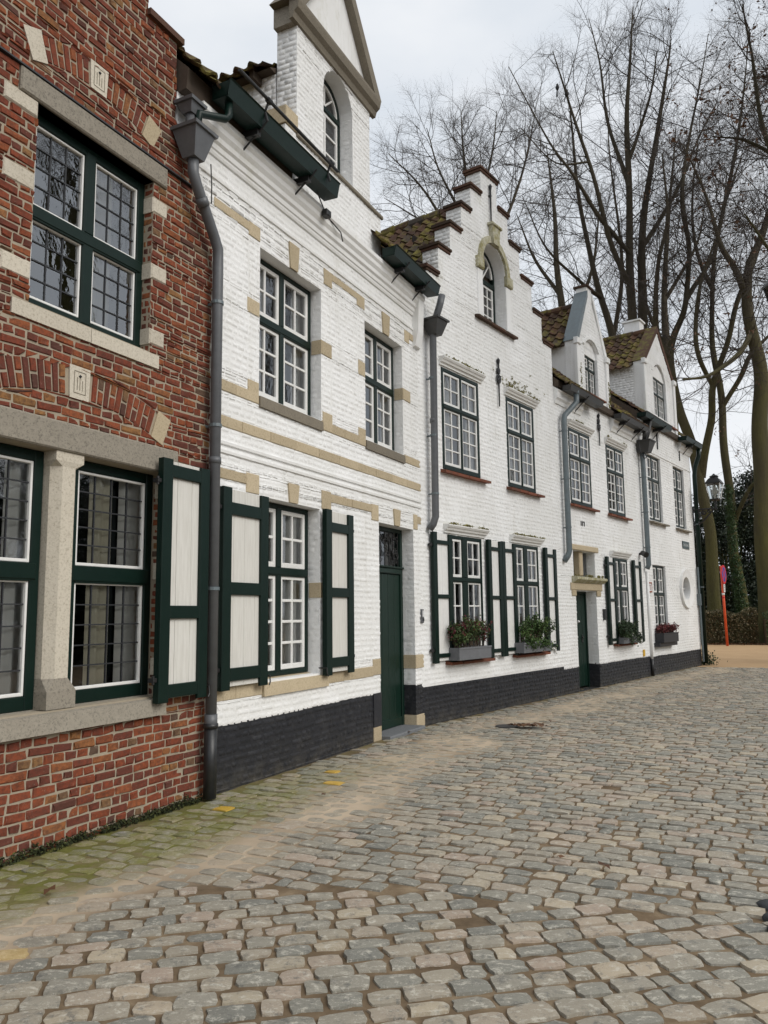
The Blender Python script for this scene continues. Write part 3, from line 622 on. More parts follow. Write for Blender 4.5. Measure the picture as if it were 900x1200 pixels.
def ring_bricks(mb, uc, zcrown, Rr, th, half, seed, skip):
    rg = random.Random(seed); zc = zcrown-Rr; nb = int(2*half*(Rr-th/2)/.062)
    for i in range(nb):
        a0, a1 = -half+2*half*i/nb, -half+2*half*(i+1)/nb; pad = .005/Rr; a0 += pad; a1 -= pad
        if any(s0 < (a0+a1)/2 < s1 for s0, s1 in skip): continue
        parts = [(Rr-th+.006, Rr-.006)] if i % 2 else [(Rr-th+.006, Rr-th*.52), (Rr-th*.45, Rr-.006)]
        for (ra, rb) in parts:
            oo = .009+rg.uniform(-.004, .004); p = lambda r_, a, o: (uc+r_*math.sin(a)+rg.uniform(-.003, .003), -o, zc+r_*math.cos(a)+rg.uniform(-.003, .003)); i_ = .006/Rr
            ov = [p(ra, a0, -.002), p(ra, a1, -.002), p(rb, a1, -.002), p(rb, a0, -.002)]; iv = [p(ra+.006, a0+i_, oo), p(ra+.006, a1-i_, oo), p(rb-.006, a1-i_, oo), p(rb-.006, a0+i_, oo)]
            mb.faces(ov+iv, [(4, 5, 6, 7), (0, 1, 5, 4), (1, 2, 6, 5), (2, 3, 7, 6), (3, 0, 4, 7)], 'brick', rg.random())
ring_bricks(mb, -6.45, 3.50, 2.65, .235, R(21.5), 4, [(-.04, .04), (R(18.8), 1), (-1, -R(18.8))]); ring_bricks(mb, -6.37, 6.07, 1.78, .22, R(23), 5, [(-.055, .055), (R(18.5), 1), (-1, -R(18.5))])
reveal(mb, -5.70, 3.86, 5.41, .105, 1, 'brick'); reveal(mb, -6.93, 3.86, 5.41, .105, -1, 'brick'); reveal(mb, -5.47, .95, 2.83, .125, 1, 'brick', seed=8)
mb.build('wall', bh)
def wedge(uc, zcrown, Rr, th, a0, a1, mt, name, over=.01):
    w_ = MB(); zc = zcrown-Rr; P = lambda r_, a: (uc+r_*math.sin(a), zc+r_*math.cos(a)); w_.prism([P(Rr-th-over, a0), P(Rr-th-over, a1), P(Rr+over, a1), P(Rr+over, a0)], -.01, .016, mt); return w_
for (uc, zc_, Rr, th, ends, kw) in ((-6.45, 3.50, 2.65, .235, R(18.8), .038), (-6.37, 6.07, 1.78, .22, R(18.5), .053)):
    wedge(uc, zc_, Rr, th, ends+.004, ends+.065*2.65/Rr, 'tan_stone', '').build('arch_stone', bh); wedge(uc, zc_, Rr, th, -ends-.065*2.65/Rr, -ends-.004, 'pale_stone', '').build('arch_stone', bh)
    k_ = wedge(uc, zc_, Rr, th, -kw, kw, 'pale_stone', '').build('keystone', bh)
    e_ = MB(); z_ = zc_-th/2                                            # carved shield on the keystone
    for (pa, pb) in (((-.055, .085), (-.055, -.085)), ((-.055, -.085), (.055, -.085)), ((.055, -.085), (.055, .085)), ((.055, .085), (-.055, .085)), ((0, .05), (0, -.06)), ((-.025, .04), (-.025, -.06)), ((.025, .02), (.025, -.06))):
        e_.tube([(uc+pa[0], -.017, z_+pa[1]), (uc+pb[0], -.017, z_+pb[1])], .0028, 'brown_sill', 5)
    e_.lathe((uc, -.018, z_+.05), [(.002, -.014), (.014, 0), (.002, .014)], 'lead', 8); e_.build('carving', k_)
for b in blkU+blkL:
    sm = MB(); e_ = .012 if b[0] in (-5.70, -5.47) else 0
    sm.box(b[0]-e_, b[1], b[2], b[3], -.1, .012+rnd.uniform(-.003, .004), 'pale_stone', bev=.012); sm.build('jamb_stone', bh)
sm = MB(); sm.box(-7.66, -5.33, 2.832, 3.05, -.2, .03, 'grey_stone', bev=.012); sm.build('lintel', bh)
sm = MB(); sm.box(-7.10, -5.55, 5.41, 5.598, -.2, .03, 'grey_stone', bev=.012); sm.box(-7.4, -5.2, 5.60, 5.613, -.05, .035, 'lead'); sm.build('lintel', bh)
sm = MB(); sm.hexa([(-7.66, -.07, .80), (-5.46, -.07, .80), (-5.46, .2, .80), (-7.66, .2, .80)], [(-7.66, -.055, .93), (-5.46, -.055, .93), (-5.46, .2, .965), (-7.66, .2, .965)], 'grey_stone'); sm.build('sill', bh)
sm = MB()
for a, b in ((-7.08, -6.36), (-6.355, -5.60)): sm.hexa([(a, -.02, 3.73), (b, -.02, 3.73), (b, .15, 3.73), (a, .15, 3.73)], [(a, -.02, 3.845), (b, -.02, 3.845), (b, .15, 3.875), (a, .15, 3.875)], 'pale_stone')
sm.build('sill', bh)
sm = MB(); c8 = [(-6.615, .19), (-6.615, .075), (-6.56, .005), (-6.44, .005), (-6.385, .075), (-6.385, .19)]   # chamfered stone post with square foot and head
sm.faces([(a, b, 1.17) for a, b in c8]+[(a, b, 2.72) for a, b in c8], [(i, i+1, 7+i, 6+i) for i in range(5)], 'pale_stone')
c4 = [(-6.63, .19), (-6.63, -.005), (-6.63, -.005), (-6.37, -.005), (-6.37, -.005), (-6.37, .19)]
sm.faces([(a, b, .955) for a, b in c4]+[(a, b, 1.08) for a, b in c4]+[(a, b, 1.17) for a, b in c8], [(i, i+1, 7+i, 6+i) for i in range(5)]+[(6+i, 7+i, 13+i, 12+i) for i in range(5)], 'grey_stone')
sm.faces([(a, b, 2.72) for a, b in c8]+[(a, b, 2.76) for a, b in c4]+[(a, b, 2.83) for a, b in c4], [(i, i+1, 7+i, 6+i) for i in range(5)]+[(6+i, 7+i, 13+i, 12+i) for i in range(5)], 'pale_stone')
sm.build('stone_post', bh)
cu = 'curtain_beige'
for (a, b) in ((-7.52, -6.62), (-6.38, -5.47)):
    window(bh, a+.005, b-.005, .955, 2.828, .125, 1.94, (5, 5), 4, sf=.02, fw=.08, trn=.12, style='lead', lights=1, botw=.1, curtain=[(a+.30, a+.56, cu), (b-.27, b-.02, 'curtain')])
window(bh, -6.93, -5.70, 3.87, 5.405, .10, 4.62, (4, 4), 3, sf=.017, fw=.078, mul=.11, trn=.10, style='lead', curtain=[(-6.2, -5.95, 'curtain_beige')], glass='old_glass')
shutter(bh, -5.63, -5.02, .93, 2.94, .085, [2.84, 1.64, .99], st=.12, rl=.11)
shutter(bh, -8.05, -7.55, .93, 2.94, .085, [2.84, 1.64, .99], st=.12, rl=.11, hinge=1)
for (a, b, z_) in ((-5.85, -5.40, 6.92), (-6.25, -5.79, 7.6), (-6.65, -6.16, 8.3), (-8.25, -6.55, 9.)): cm = MB(); cm.box(a, b, z_, z_+.06, -.3, .05, 'cap_tile'); cm.build('gable_cap', bh)
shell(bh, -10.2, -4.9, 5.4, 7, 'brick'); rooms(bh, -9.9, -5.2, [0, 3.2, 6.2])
rm = MB(); rm.prism([(-10.2, 5.35), (-5.1, 5.35), (-7.4, 8.5)], -7, -.302, 'brown_wood'); tiles(rm, (-5.05, .31, 5.33), (0, 6.7, 0), (-2.35, 0, 3.22)); tiles(rm, (-10.25, .31, 5.33), (0, 6.7, 0), (2.85, 0, 3.17)); rm.build('roof', bh)

# ============================================================ white house with the tall dormer
ha = house('white_house', 'white house with tan stone bands and tall pedimented dormer, beside the brick house', AA, -4.88)
GZ = 6.45
outl = [(-.1, 5.42, -4.875, -4.875, .06, .06), (5.42, 6.16, -4.875, -5.43, .06, .06), (6.16, GZ, -5.43, -5.43, .06, .06)]
w1, w2, wl, dr = rect(-4.09, -2.83, 3.88, 5.50), rect(-1.70, -.52, 3.88, 5.50), rect(-4.09, -2.87, .95, 2.82), rect(-1.34, -.22, 0, 2.82)
op = w1+w2+wl+dr
groove = [rect(u-.007, u+.007, 3.95, 5.58) for u in (-4.29, -2.60, -1.90, -.28)]
hol = list(op)
for g_ in groove: hol += g_
mb = MB(); slab(mb, outl, op, 'white_brick', -.3, 0, (.6, 'black_paint'))
bands = [(-4.87, -4.30, 5.59, 5.685), (-4.30, -4.10, 5.55, 5.70), (-2.77, -2.58, 5.60, 5.80), (-2.58, -1.92, 5.71, 5.80), (-1.92, -1.71, 5.63, 5.80), (-.43, -.27, 5.61, 5.79), (-.27, .05, 5.69, 5.79),
         (-4.31, -4.10, 4.71, 4.87), (-2.825, -2.59, 4.70, 4.87), (-1.89, -1.71, 4.71, 4.90), (-.515, -.27, 4.70, 4.87), (-4.87, -4.10, 3.775, 3.885), (-2.82, -1.72, 3.775, 3.885), (-.5, .06, 3.775, 3.885), (-2.80, -2.58, 3.78, 4.0), (-1.9, -1.71, 3.78, 4.0), (-4.29, -4.1, 3.78, 4.0),
         (-4.87, .06, 3.42, 3.53), (-4.87, -4.30, 2.91, 3.01), (-4.30, -4.08, 2.83, 3.03), (-2.83, -2.62, 2.83, 3.05), (-2.62, -1.56, 2.93, 3.03), (-1.56, -1.36, 2.83, 3.04), (-.215, -.08, 2.83, 3.05), (-.08, .06, 2.92, 3.03),
         (-4.87, -4.0, .82, .945), (-2.72, -1.56, .82, .945), (-1.56, -1.345, .83, 1.03), (-.215, .06, .83, 1.02), (-1.56, -1.345, 0, .18), (-.215, .06, 0, .18)]
keys = [(-3.55, -3.34, 5.50, 5.80), (-1.19, -.95, 5.50, 5.80), (-3.55, -3.33, 2.82, 3.03), (-.90, -.68, 2.82, 3.05)]
for b in bands+keys: hol += rect(*b)
hol += rect(-4.0, -2.72, .8, .95)+rect(-4.09, -2.8, 3.74, 3.89)+rect(-1.72, -.5, 3.74, 3.89)
bricks(mb, outl, hol, 'white_brick', L_=.20, out=.006, jit=.003, wav=.005, inset=.016, joint=.013, low=(.6, 'black_paint'), seed=31)
for (ue, a, b, dd) in ((-2.83, 3.88, 5.5, .14), (-.52, 3.88, 5.5, .14), (-2.87, .95, 2.82, .15)): reveal(mb, ue, a, b, dd, 1, 'white_brick')
reveal(mb, -.22, .18, 2.82, .19, 1, 'white_brick', low=(.6, 'black_paint')); reveal(mb, -1.34, 0, 2.82, .19, -1, 'white_brick', low=(.6, 'black_paint'))
mb.box(-1.56, -1.345, .182, .6, -.01, .016, 'black_paint'); mb.build('wall', ha)
bm_ = MB(); bm_.box(-4.87, -1.562, -.05, .005, 0, .004, 'black_paint'); bm_.build('plinth', ha)
upper = [b for b in bands if b[3] > 3.1]; lower = [b for b in bands if b[3] <= 3.1]
stones(ha, upper, 'tan_stone'); stones(ha, lower, 'tan_stone')
for (ue, a, b, dd) in ((-2.83, 4.70, 4.87, .13), (-.52, 4.70, 4.87, .13), (-2.87, 1.80, 1.97, .14), (-.22, .83, 1.02, .18), (-.22, 0, .18, .18)): rs = MB(); rs.box(ue-.010, ue+.001 if a != 1.80 else -2.70, a, b, -dd, .010, 'tan_stone'); rs.build('jamb_stone', ha)
for k in keys: keystone(ha, *k)
for (a, b) in ((-4.10, -2.82), (-1.71, -.51)): sm = MB(); sm.hexa([(a, -.03, 3.75), (b, -.03, 3.75), (b, .2, 3.75), (a, .2, 3.75)], [(a, -.025, 3.865), (b, -.025, 3.865), (b, .2, 3.895), (a, .2, 3.895)], 'brown_sill'); sm.build('sill', ha)
sm = MB(); sm.hexa([(-4.0, -.035, .80), (-2.72, -.035, .80), (-2.72, .2, .80), (-4.0, .2, .80)], [(-4.0, -.03, .925), (-2.72, -.03, .925), (-2.72, .2, .965), (-4.0, .2, .965)], 'tan_stone'); sm.build('sill', ha)
cm = MB()
for z_ in (3.26, 3.175): cm.extrude_u([(-.01, z_-.02), (.022, z_-.015), (.026, z_+.012), (-.01, z_+.022)], -4.87, .06, 'white_render')
cm.build('string_course', ha)
cm = MB()
cm.extrude_u([(-.01, 5.86), (.022, 5.865), (.026, 5.892), (-.01, 5.90)], -5.25, .06, 'white_render')
cm.extrude_u([(-.01, 6.09), (.02, 6.095), (.03, 6.12), (.03, 6.14), (.045, 6.15), (.05, 6.20), (.075, 6.22), (.08, 6.27), (.11, 6.31), (.115, 6.36), (.14, 6.39), (.14, 6.445), (-.01, 6.45)], -5.22, .06, 'white_render'); cm.build('cornice', ha)
cm = MB(); cm.extrude_u([(-.01, 5.6), (.05, 5.63), (.10, 5.85), (.12, 6.35), (-.01, 6.4)], -.14, .058, 'white_render'); cm.build('corbel', ha)
cw = [(-4.06, -2.9, 'curtain')]
window(ha, -4.085, -2.835, 3.895, 5.495, .14, 4.80, (2, 3), 2, sf=.045, bar=.028, fw=.05, mul=.08, trn=.085, curtain=[(-3.9, -3.7, 'curtain'), (-3.1, -2.9, 'curtain')])
window(ha, -1.695, -.525, 3.895, 5.495, .14, 4.80, (2, 3), 2, sf=.045, bar=.028, fw=.05, mul=.08, trn=.085, curtain=[(-1.6, -1.45, 'curtain'), (-.8, -.58, 'curtain')])
window(ha, -4.085, -2.875, .965, 2.815, .15, 2.08, (2, 4), 2, sf=.045, bar=.03, fw=.055, mul=.09, trn=.08, curtain=[(-4.0, -2.92, 'curtain')])
shutter(ha, -4.77, -4.03, .95, 2.82, .05, [2.62, 1.86, 1.06], st=.13, rl=.12, boards=4); shutter(ha, -2.87, -2.22, .95, 2.82, .05, [2.62, 1.86, 1.06], st=.125, rl=.11, boards=4, hinge=1)
# door
db = MB(); o1 = -.20
for i in range(5): a = -1.27+i*.196; db.box(a+.003, a+.193, .05, 2.165, o1-.05, o1+rnd.uniform(-.002, .002), 'green_door', bev=.008)
db.box(-1.335, -1.272, .03, 2.82, o1-.06, o1+.02, 'green_door', bev=.006); db.box(-.288, -.222, .03, 2.82, o1-.06, o1+.02, 'green_door', bev=.006); db.box(-1.27, -.29, 2.17, 2.25, o1-.06, o1+.03, 'green_door', bev=.012); db.box(-1.33, -.225, 2.25, 2.275, o1-.06, o1+.05, 'green_door', bev=.008); db.box(-1.27, -.29, 2.765, 2.82, o1-.06, o1+.018, 'green_door'); db.box(-1.268, -.292, .05, .17, o1, o1+.012, 'green_door', bev=.006)
dd_ = db.build('door', ha)
hb = MB(); hb.box(-1.205, -1.165, 1.0, 1.22, o1, o1+.012, 'iron', bev=.004); hb.tube([(-1.185, -o1, 1.12), (-1.185, -o1-.055, 1.12), (-1.08, -o1-.055, 1.125)], .010, 'iron'); hb.box(-1.14, -1.10, 1.17, 1.25, o1, o1+.03, 'zinc', bev=.006); hb.build('handle', dd_)
hb = MB(); hb.box(-1.23, -1.05, .94, 1.04, o1, o1+.010, 'lead', bev=.004); hb.box(-1.20, -1.10, .965, 1.025, o1+.010, o1+.014, 'pink_plate')
for i in range(4): hb.box(-1.19+i*.021, -1.178+i*.021, .985, 1.008, o1+.014, o1+.0155, 'white_plain')
hb.box(-1.235, -1.045, .93, .942, o1, o1+.022, 'zinc'); hb.build('letter_plate', dd_)
gp = MB(); gp.face([(-1.27, -o1+.03, 2.276), (-.29, -o1+.03, 2.276), (-.29, -o1+.03, 2.765), (-1.27, -o1+.03, 2.765)], 'glass'); gp.build('fanlight', ha)
ig = MB(); rg2 = random.Random(3)                                                       # wrought-iron scrolls in the fanlight
for cxg in np.linspace(-1.21, -.35, 7):
    ig.tube([(cxg, -o1-.006, 2.28), (cxg+rg2.uniform(-.02, .02), -o1-.006, 2.52), (cxg, -o1-.006, 2.762)], .008, 'iron', 6)
for k in range(26):
    c0 = (rg2.uniform(-1.2, -.36), rg2.uniform(2.34, 2.70)); r_ = rg2.uniform(.03, .075); t0 = rg2.uniform(0, 6.28); sgn = rg2.choice((-1, 1))
    ig.tube([(c0[0]+r_*(1-t/9)*math.cos(t0+sgn*t), -o1-.012, c0[1]+r_*(1-t/9)*math.sin(t0+sgn*t)) for t in np.linspace(0, 7.4, 15)], .0065, 'iron', 5)
ig.build('grille', ha)
sm = MB(); sm.box(-1.345, -.215, -.04, .045, -.22, .14, 'bluestone', bev=.012); sm.build('door_step', ha)
gb = MB(); gb.box(-.03, .045, 1.47, 1.67, .008, .035, 'pipe_grey', bev=.008); gb.box(-.018, .032, 1.56, 1.65, .035, .039, 'white_plain'); gb.box(-.018, .032, 1.50, 1.54, .035, .042, 'lead'); gb.build('intercom', ha)
# gutters and the old hanging rail
gutter(ha, -5.12, -3.02, 6.50, .16, .36, brk=2, h=.15); gutter(ha, -1.42, .16, 6.47, .14, .34, brk=2, h=.13)
rl_ = MB(); rl_.tube([(-5.05, -.42, 6.78), (-3.15, -.42, 6.74)], .018, 'iron', 8)
for u_ in (-4.55, -3.3): rl_.tube([(u_, -.42, 6.77), (u_, -.37, 6.66), (u_, -.40, 6.55)], .015, 'iron', 6); rl_.tube([(u_-.03, -.42, 6.765), (u_+.03, -.42, 6.763)], .03, 'iron', 8)
rl_.build('snow_rail', ha)
cbm = MB()
cbm.tube([(-3.25, -.2, 6.5), (-3.05, -.16, 6.42), (-2.95, -.14, 6.38), (-2.8, -.12, 6.37), (-2.6, -.15, 6.30), (-2.55, -.15, 6.2)], .008, 'iron', 5); cbm.box(-3.03, -2.93, 6.32, 6.40, .13, .21, 'iron', bev=.01); cbm.build('cable', ha)
dp = downpipe(ha, [(-5.36, -.15, 5.78), (-5.36, -.15, 5.64), (-5.30, -.15, 5.53), (-5.02, -.12, 5.20), (-4.94, -.115, 5.08), (-4.93, -.11, 4.9), (-4.93, -.11, .62)], .052, 'pipe_grey', [(-4.93, -.11, 4.55), (-4.93, -.11, 3.36), (-4.93, -.11, 1.85)], [((-5.25, -.155, 5.445), (-5.20, -.148, 5.39)), ((-4.93, -.11, 3.0), (-4.93, -.11, 3.06)), ((-4.93, -.11, .62), (-4.93, -.11, .74))])
hopper(dp, -5.36, .15, 5.76, 6.01, .07, .135, 'pipe_grey'); hopper(dp, -5.38, .12, 6.20, 6.29, .055, .085, 'pipe_grey', name='funnel')
ob = MB(); ob.tube([(-5.38, -.12, 6.20), (-5.38, -.13, 6.0)], .045, 'pipe_grey', 10); ob.tube([(-5.02, -.28, 6.52), (-5.02, -.28, 6.36), (-5.06, -.27, 6.31), (-5.34, -.19, 6.22), (-5.34, -.16, 6.0)], .038, 'green_paint', 10); ob.build('outlet', dp, True)
cp = MB(); cp.tube([(-4.93, -.11, .63), (-4.93, -.11, .02)], .058, 'pipe_black', 12); cp.tube([(-4.93, -.11, .62), (-4.93, -.11, .66)], .066, 'pipe_black', 12); cp.build('pipe_foot', dp, True)
db2 = MB(); db2.tube([(-5.05, -.10, 5.9), (-5.02, -.09, 5.7), (-4.97, -.05, 5.55)], .006, 'iron', 5); db2.build('wire', ha)
# downpipe at the right-hand end
# dormer
dm = MB(); DU0, DU1 = -3.38, -1.50; DT = 8.62; dh = archhole(-2.76, -2.0, 7.24, 8.22)
dl = [(GZ, 7.20, -3.62, -3.62, -1.18, -1.18), (7.20, DT, DU0, DU0, DU1, DU1)]
slab(dm, dl, dh, 'white_brick', -.28, 0.); bricks(dm, dl, dh+rect(-3.62, -1.18, GZ, GZ+.02), 'white_brick', L_=.2, out=.006, jit=.003, wav=.005, inset=.016, seed=41)
reveal(dm, -2.0, 7.24, 8.22, .2, 1, 'white_brick')
fr_ = lambda u, o, z: (DU0-o, u, z); bricks(dm, rect(.004, .28, 7.2, DT), [], 'white_brick', frame=fr_, seed=42); bricks(dm, rect(.004, .28, GZ, 7.2), [], 'white_brick', frame=lambda u, o, z: (-3.62-o, u, z), seed=43)
n_ = 12; arcs = [(-2.38+.38*math.cos(t), 8.22+.38*math.sin(t)) for t in np.linspace(0, math.pi, n_+1)]
dm.faces([(a, -.002, b) for a, b in arcs]+[(a, .2, b) for a, b in arcs], [(i, i+1, n_+2+i, n_+1+i) for i in range(n_)], 'white_render')
dw = dm.build('dormer', ha)
sm = MB(); sm.box(-3.64, -3.385, 7.21, 7.42, -.28, .03, 'tan_stone', bev=.012); sm.build('shoulder_stone', dw)
sm = MB(); sm.box(-3.40, -1.15, 7.165, 7.215, 0, .035, 'brown_sill', bev=.008); sm.build('ledge', dw)
pd = MB(); pr = [(-.02, 8.60), (.03, 8.61), (.05, 8.68), (.10, 8.72), (.12, 8.80), (.12, 8.84), (-.02, 8.86)]
pd.extrude_u(pr, -3.52, -1.36, 'brown_sill'); pd.extrude_u([(-.28, 8.60), (-.02, 8.60), (-.02, 8.84), (-.28, 8.84)], -3.46, -1.42, 'grey_stone')
pd.prism([(-3.40, 8.85), (-1.48, 8.85), (-2.44, 10.25)], -.28, .0, 'white_render')
for sg in (-1, 1):
    x0, x1 = -2.44+sg*1.12, -2.44; d1, d2 = (.14, 0) if sg < 0 else (-.14, 0)
    P = [(x0, 8.845), (x0-sg*.20, 8.845), (x1, 10.14), (x1, 10.36)]
    pd.prism(P if sg < 0 else P[::-1], -.28, .11, 'brown_sill')
pd.build('pediment', dw)
fbm = MB(); uc, zs, r_ = -2.38, 8.22, .375
fbm.box(-2.755, -2.705, 7.245, zs, -.25, -.19, 'green_paint'); fbm.box(-2.055, -2.005, 7.245, zs, -.25, -.19, 'green_paint'); fbm.box(-2.705, -2.055, 7.245, 7.29, -.25, -.191, 'green_paint'); fbm.box(-2.74, -2.02, 8.14, 8.21, -.25, -.18, 'green_paint', bev=.008)
tt = np.linspace(0, math.pi, 13)
for i in range(12): fbm.hexa(*[[(uc+rr*math.cos(tt[i+k]), y, zs+rr*math.sin(tt[i+k])) for (rr, k, y) in q_] for q_ in ([(r_, 0, .19), (r_-.05, 0, .19), (r_-.05, 0, .25), (r_, 0, .25)], [(r_, 1, .19), (r_-.05, 1, .19), (r_-.05, 1, .25), (r_, 1, .25)])], 'green_paint')
fbm.build('arch_frame', dw)
sb = MB(); sb.box(-2.70, -2.66, 7.29, 8.14, -.245, -.20, 'white_wood'); sb.box(-2.10, -2.06, 7.29, 8.14, -.245, -.20, 'white_wood'); sb.box(-2.66, -2.10, 7.29, 7.34, -.245, -.201, 'white_wood'); sb.box(-2.66, -2.10, 8.10, 8.14, -.245, -.201, 'white_wood'); sb.box(-2.40, -2.36, 7.34, 8.10, -.24, -.204, 'white_wood')
for z_ in (7.6, 7.86): sb.box(-2.66, -2.10, z_-.012, z_+.012, -.24, -.206, 'white_wood')
for i in range(12): sb.hexa(*[[(uc+rr*math.cos(tt[i+k]), y, zs+rr*math.sin(tt[i+k])) for (rr, k, y) in q_] for q_ in ([(.322, 0, .2), (.288, 0, .2), (.288, 0, .24), (.322, 0, .24)], [(.322, 1, .2), (.288, 1, .2), (.288, 1, .24), (.322, 1, .24)])], 'white_wood')
for t in (.8, 1.57, 2.34): sb.tube([(uc, .215, zs+.02), (uc+.3*math.cos(t), .215, zs+.3*math.sin(t))], .014, 'white_wood', 6)
sb.build('sash', dw)
gp = MB(); gp.face([(-2.70, .222, 7.29), (-2.06, .222, 7.29), (-2.06, .222, 8.15), (-2.70, .222, 8.15)], 'glass'); gp.face([(uc+.32*math.cos(t), .226, zs+.32*math.sin(t)) for t in tt], 'glass'); gp.build('pane', dw)
ck = MB()                                                                              # cheeks and tiled roof of the dormer
EZ = 8.08
for (a, b) in ((-3.37, -3.20), (-1.68, -1.51)): ck.box(a, b, 6.2, EZ, -2.4, -.301, 'white_render')
bricks(ck, rect(.302, 2.4, 6.4, EZ), [], 'white_brick', frame=lambda u, o, z: (-3.37-o, u, z), seed=44)
ck.box(-3.2, -1.68, 6.4, EZ, -.9, -.85, 'room_dark'); ck.build('dormer_cheek', dw)
rf = MB(); rf.prism([(-3.5, EZ+.0), (-1.38, EZ+.0), (-2.44, 8.70)], -3.0, -.302, 'brown_wood'); tiles(rf, (-3.62, .30, EZ-.05), (0, 2.5, 0), (1.18, 0, .70)); tiles(rf, (-1.26, .30, EZ-.05), (0, 2.5, 0), (-1.18, 0, .70)); ridge_tiles(rf, (-2.44, .32, 8.74), (-2.44, 2.8, 8.74))
for y_ in np.arange(.5, 2., .5): rf.box(-3.56, -3.37, EZ-.10, EZ-.005, -y_-.06, -y_, 'brown_wood')
rf.build('dormer_roof', dw)
# main roof
RP = 1.0
rm = MB(); rm.extrude_u([(.10, 6.46), (.12, 6.66), (-3.0, 6.66+3.12*RP-.05), (-7, 5.9), (-7, 5.7)], -5.42, -3.63, 'brown_wood'); rm.extrude_u([(-.32, 6.46), (-.32, 7.08), (-3.0, 6.66+3.12*RP-.05), (-7, 5.9), (-7, 5.7)], -3.63, -1.17, 'brown_wood'); rm.extrude_u([(.10, 6.46), (.12, 6.66), (-3.0, 6.66+3.12*RP-.05), (-7, 5.9), (-7, 5.7)], -1.17, .05, 'brown_wood'); sl_ = Vector((0, 3.35, 3.35*RP))
for (a, b) in ((-5.42, -3.40), (-1.50, .04)): tiles(rm, (a, -.24, 6.60), (b-a, 0, 0), sl_)
tiles(rm, (-3.40, .9, 6.70+1.04), (1.9, 0, 0), Vector((0, 2.15, 2.15*RP))); rm.build('roof', ha)
shell(ha, -5.05, .04, 6.4, 7, 'white_render'); rooms(ha, -4.8, -.1, [0, 3.3, 6.2])

# ============================================================ stepped gable house
hb_ = house('stepped_gable_house', 'white house with red-capped stepped gable and arched attic window', AB, 0.)
BW = 5.06
outl = [(-.1, 6.55, .0, .0, BW, BW), (6.55, 7.05, .33, .33, BW, BW), (7.05, 7.57, .70, .70, 4.62, 4.62), (7.57, 8.10, 1.09, 1.09, 4.20, 4.20), (8.10, 8.62, 1.48, 1.48, 3.70, 3.70), (8.62, 9.12, 1.83, 1.83, 3.24, 3.24), (9.12, 9.62, 2.22, 2.22, 2.82, 2.82)]
ops = [(.70, 1.90, 3.86, 5.52), (2.92, 4.06, 3.86, 5.52), (.73, 1.87, .90, 2.83), (2.95, 4.05, .90, 2.83)]
ah = archhole(2.16, 3.06, 6.78, 7.83); hol = []
for o_ in ops: hol += rect(*o_)
mb = MB(); slab(mb, outl, hol+ah, 'white_brick', -.3, 0., (.545, 'black_paint'))
bricks(mb, outl, hol+ah, 'white_brick', L_=.2, course=.072, out=.006, jit=.003, wav=.005, inset=.016, joint=.013, low=(.545, 'black_paint'), seed=51)
reveal(mb, 3.06, 6.78, 7.83, .26, 1, 'white_brick')
arcs = [(2.61+.45*math.cos(t), 7.83+.45*math.sin(t)) for t in np.linspace(0, math.pi, 15)]
mb.faces([(a, -.002, b) for a, b in arcs]+[(a, .28, b) for a, b in arcs], [(i, i+1, 16+i, 15+i) for i in range(14)], 'white_render')
for o_ in outl[1:]: bricks(mb, rect(.004, .3, o_[0], o_[1]), [], 'white_brick', frame=(lambda uu: (lambda u, o, z: (uu-o, u, z)))(o_[2]), seed=52)
mb.build('wall', hb_)
def cap(u0_, u1_, z_):
    cm = MB(); n = max(1, round((u1_-u0_)/.2))
    for i in range(n): cm.box(u0_+(u1_-u0_)*i/n, u0_+(u1_-u0_)*(i+1)/n-.003, z_, z_+.05+rnd.uniform(-.006, .006), -.34, .05, 'cap_tile', bev=.008); 
    cm.box(u0_+.02, u1_-.02, z_-.045, z_-.002, -.32, .028, 'cap_tile', bev=.006); cm.build('gable_cap', hb_)
for k in range(1, 6):
    o_, p_ = outl[k], outl[k+1]; cap(o_[2]-.05, p_[2]-.012, o_[1]); cap(p_[4]+.012, o_[4]+.05, o_[1])
cap(outl[6][2]-.06, outl[6][4]+.06, 9.62)
for i, o_ in enumerate(ops):
    up_ = i < 2
    hood(hb_, o_[0]-.06, o_[1]+.10, o_[3]+.02, .14)
    window(hb_, o_[0]+.003, o_[1]-.003, o_[2]+.003, o_[3]-.003, -.012 if up_ else -.010, (o_[2]+o_[3])/2+(.20 if up_ else .27), (2, 4) if up_ else (2, 3), 2, sf=.036, bar=.024, fw=.06 if up_ else .055, mul=.05 if up_ else .17 if i == 2 else .16, trn=.065, botw=.075, curtain=[(o_[0]+.1, o_[0]+.4, 'curtain'), (o_[1]-.35, o_[1]-.1, 'curtain')] if up_ else None)
    sill(hb_, o_[0]-.08, o_[1]+.18, o_[2]-.075, 'red_sill' if not up_ else 'red_sill', 4)
for (a, b, h_) in ((.245, .79, -1), (1.955, 2.445, 1), (2.455, 2.965, -1), (4.19, 4.70, 1)): shutter(hb_, a, b, .90, 2.83, .045, [2.68, 1.86, .98], st=.105, rl=.06, boards=2, hinge=h_, board='white_wood')
anchor(hb_, 2.52, 8.52, 9.45, False); anchor(hb_, 2.62, 5.26, 6.16)
sill(hb_, 1.86, 3.36, 6.70, 'cap_tile', 6, o=.09)
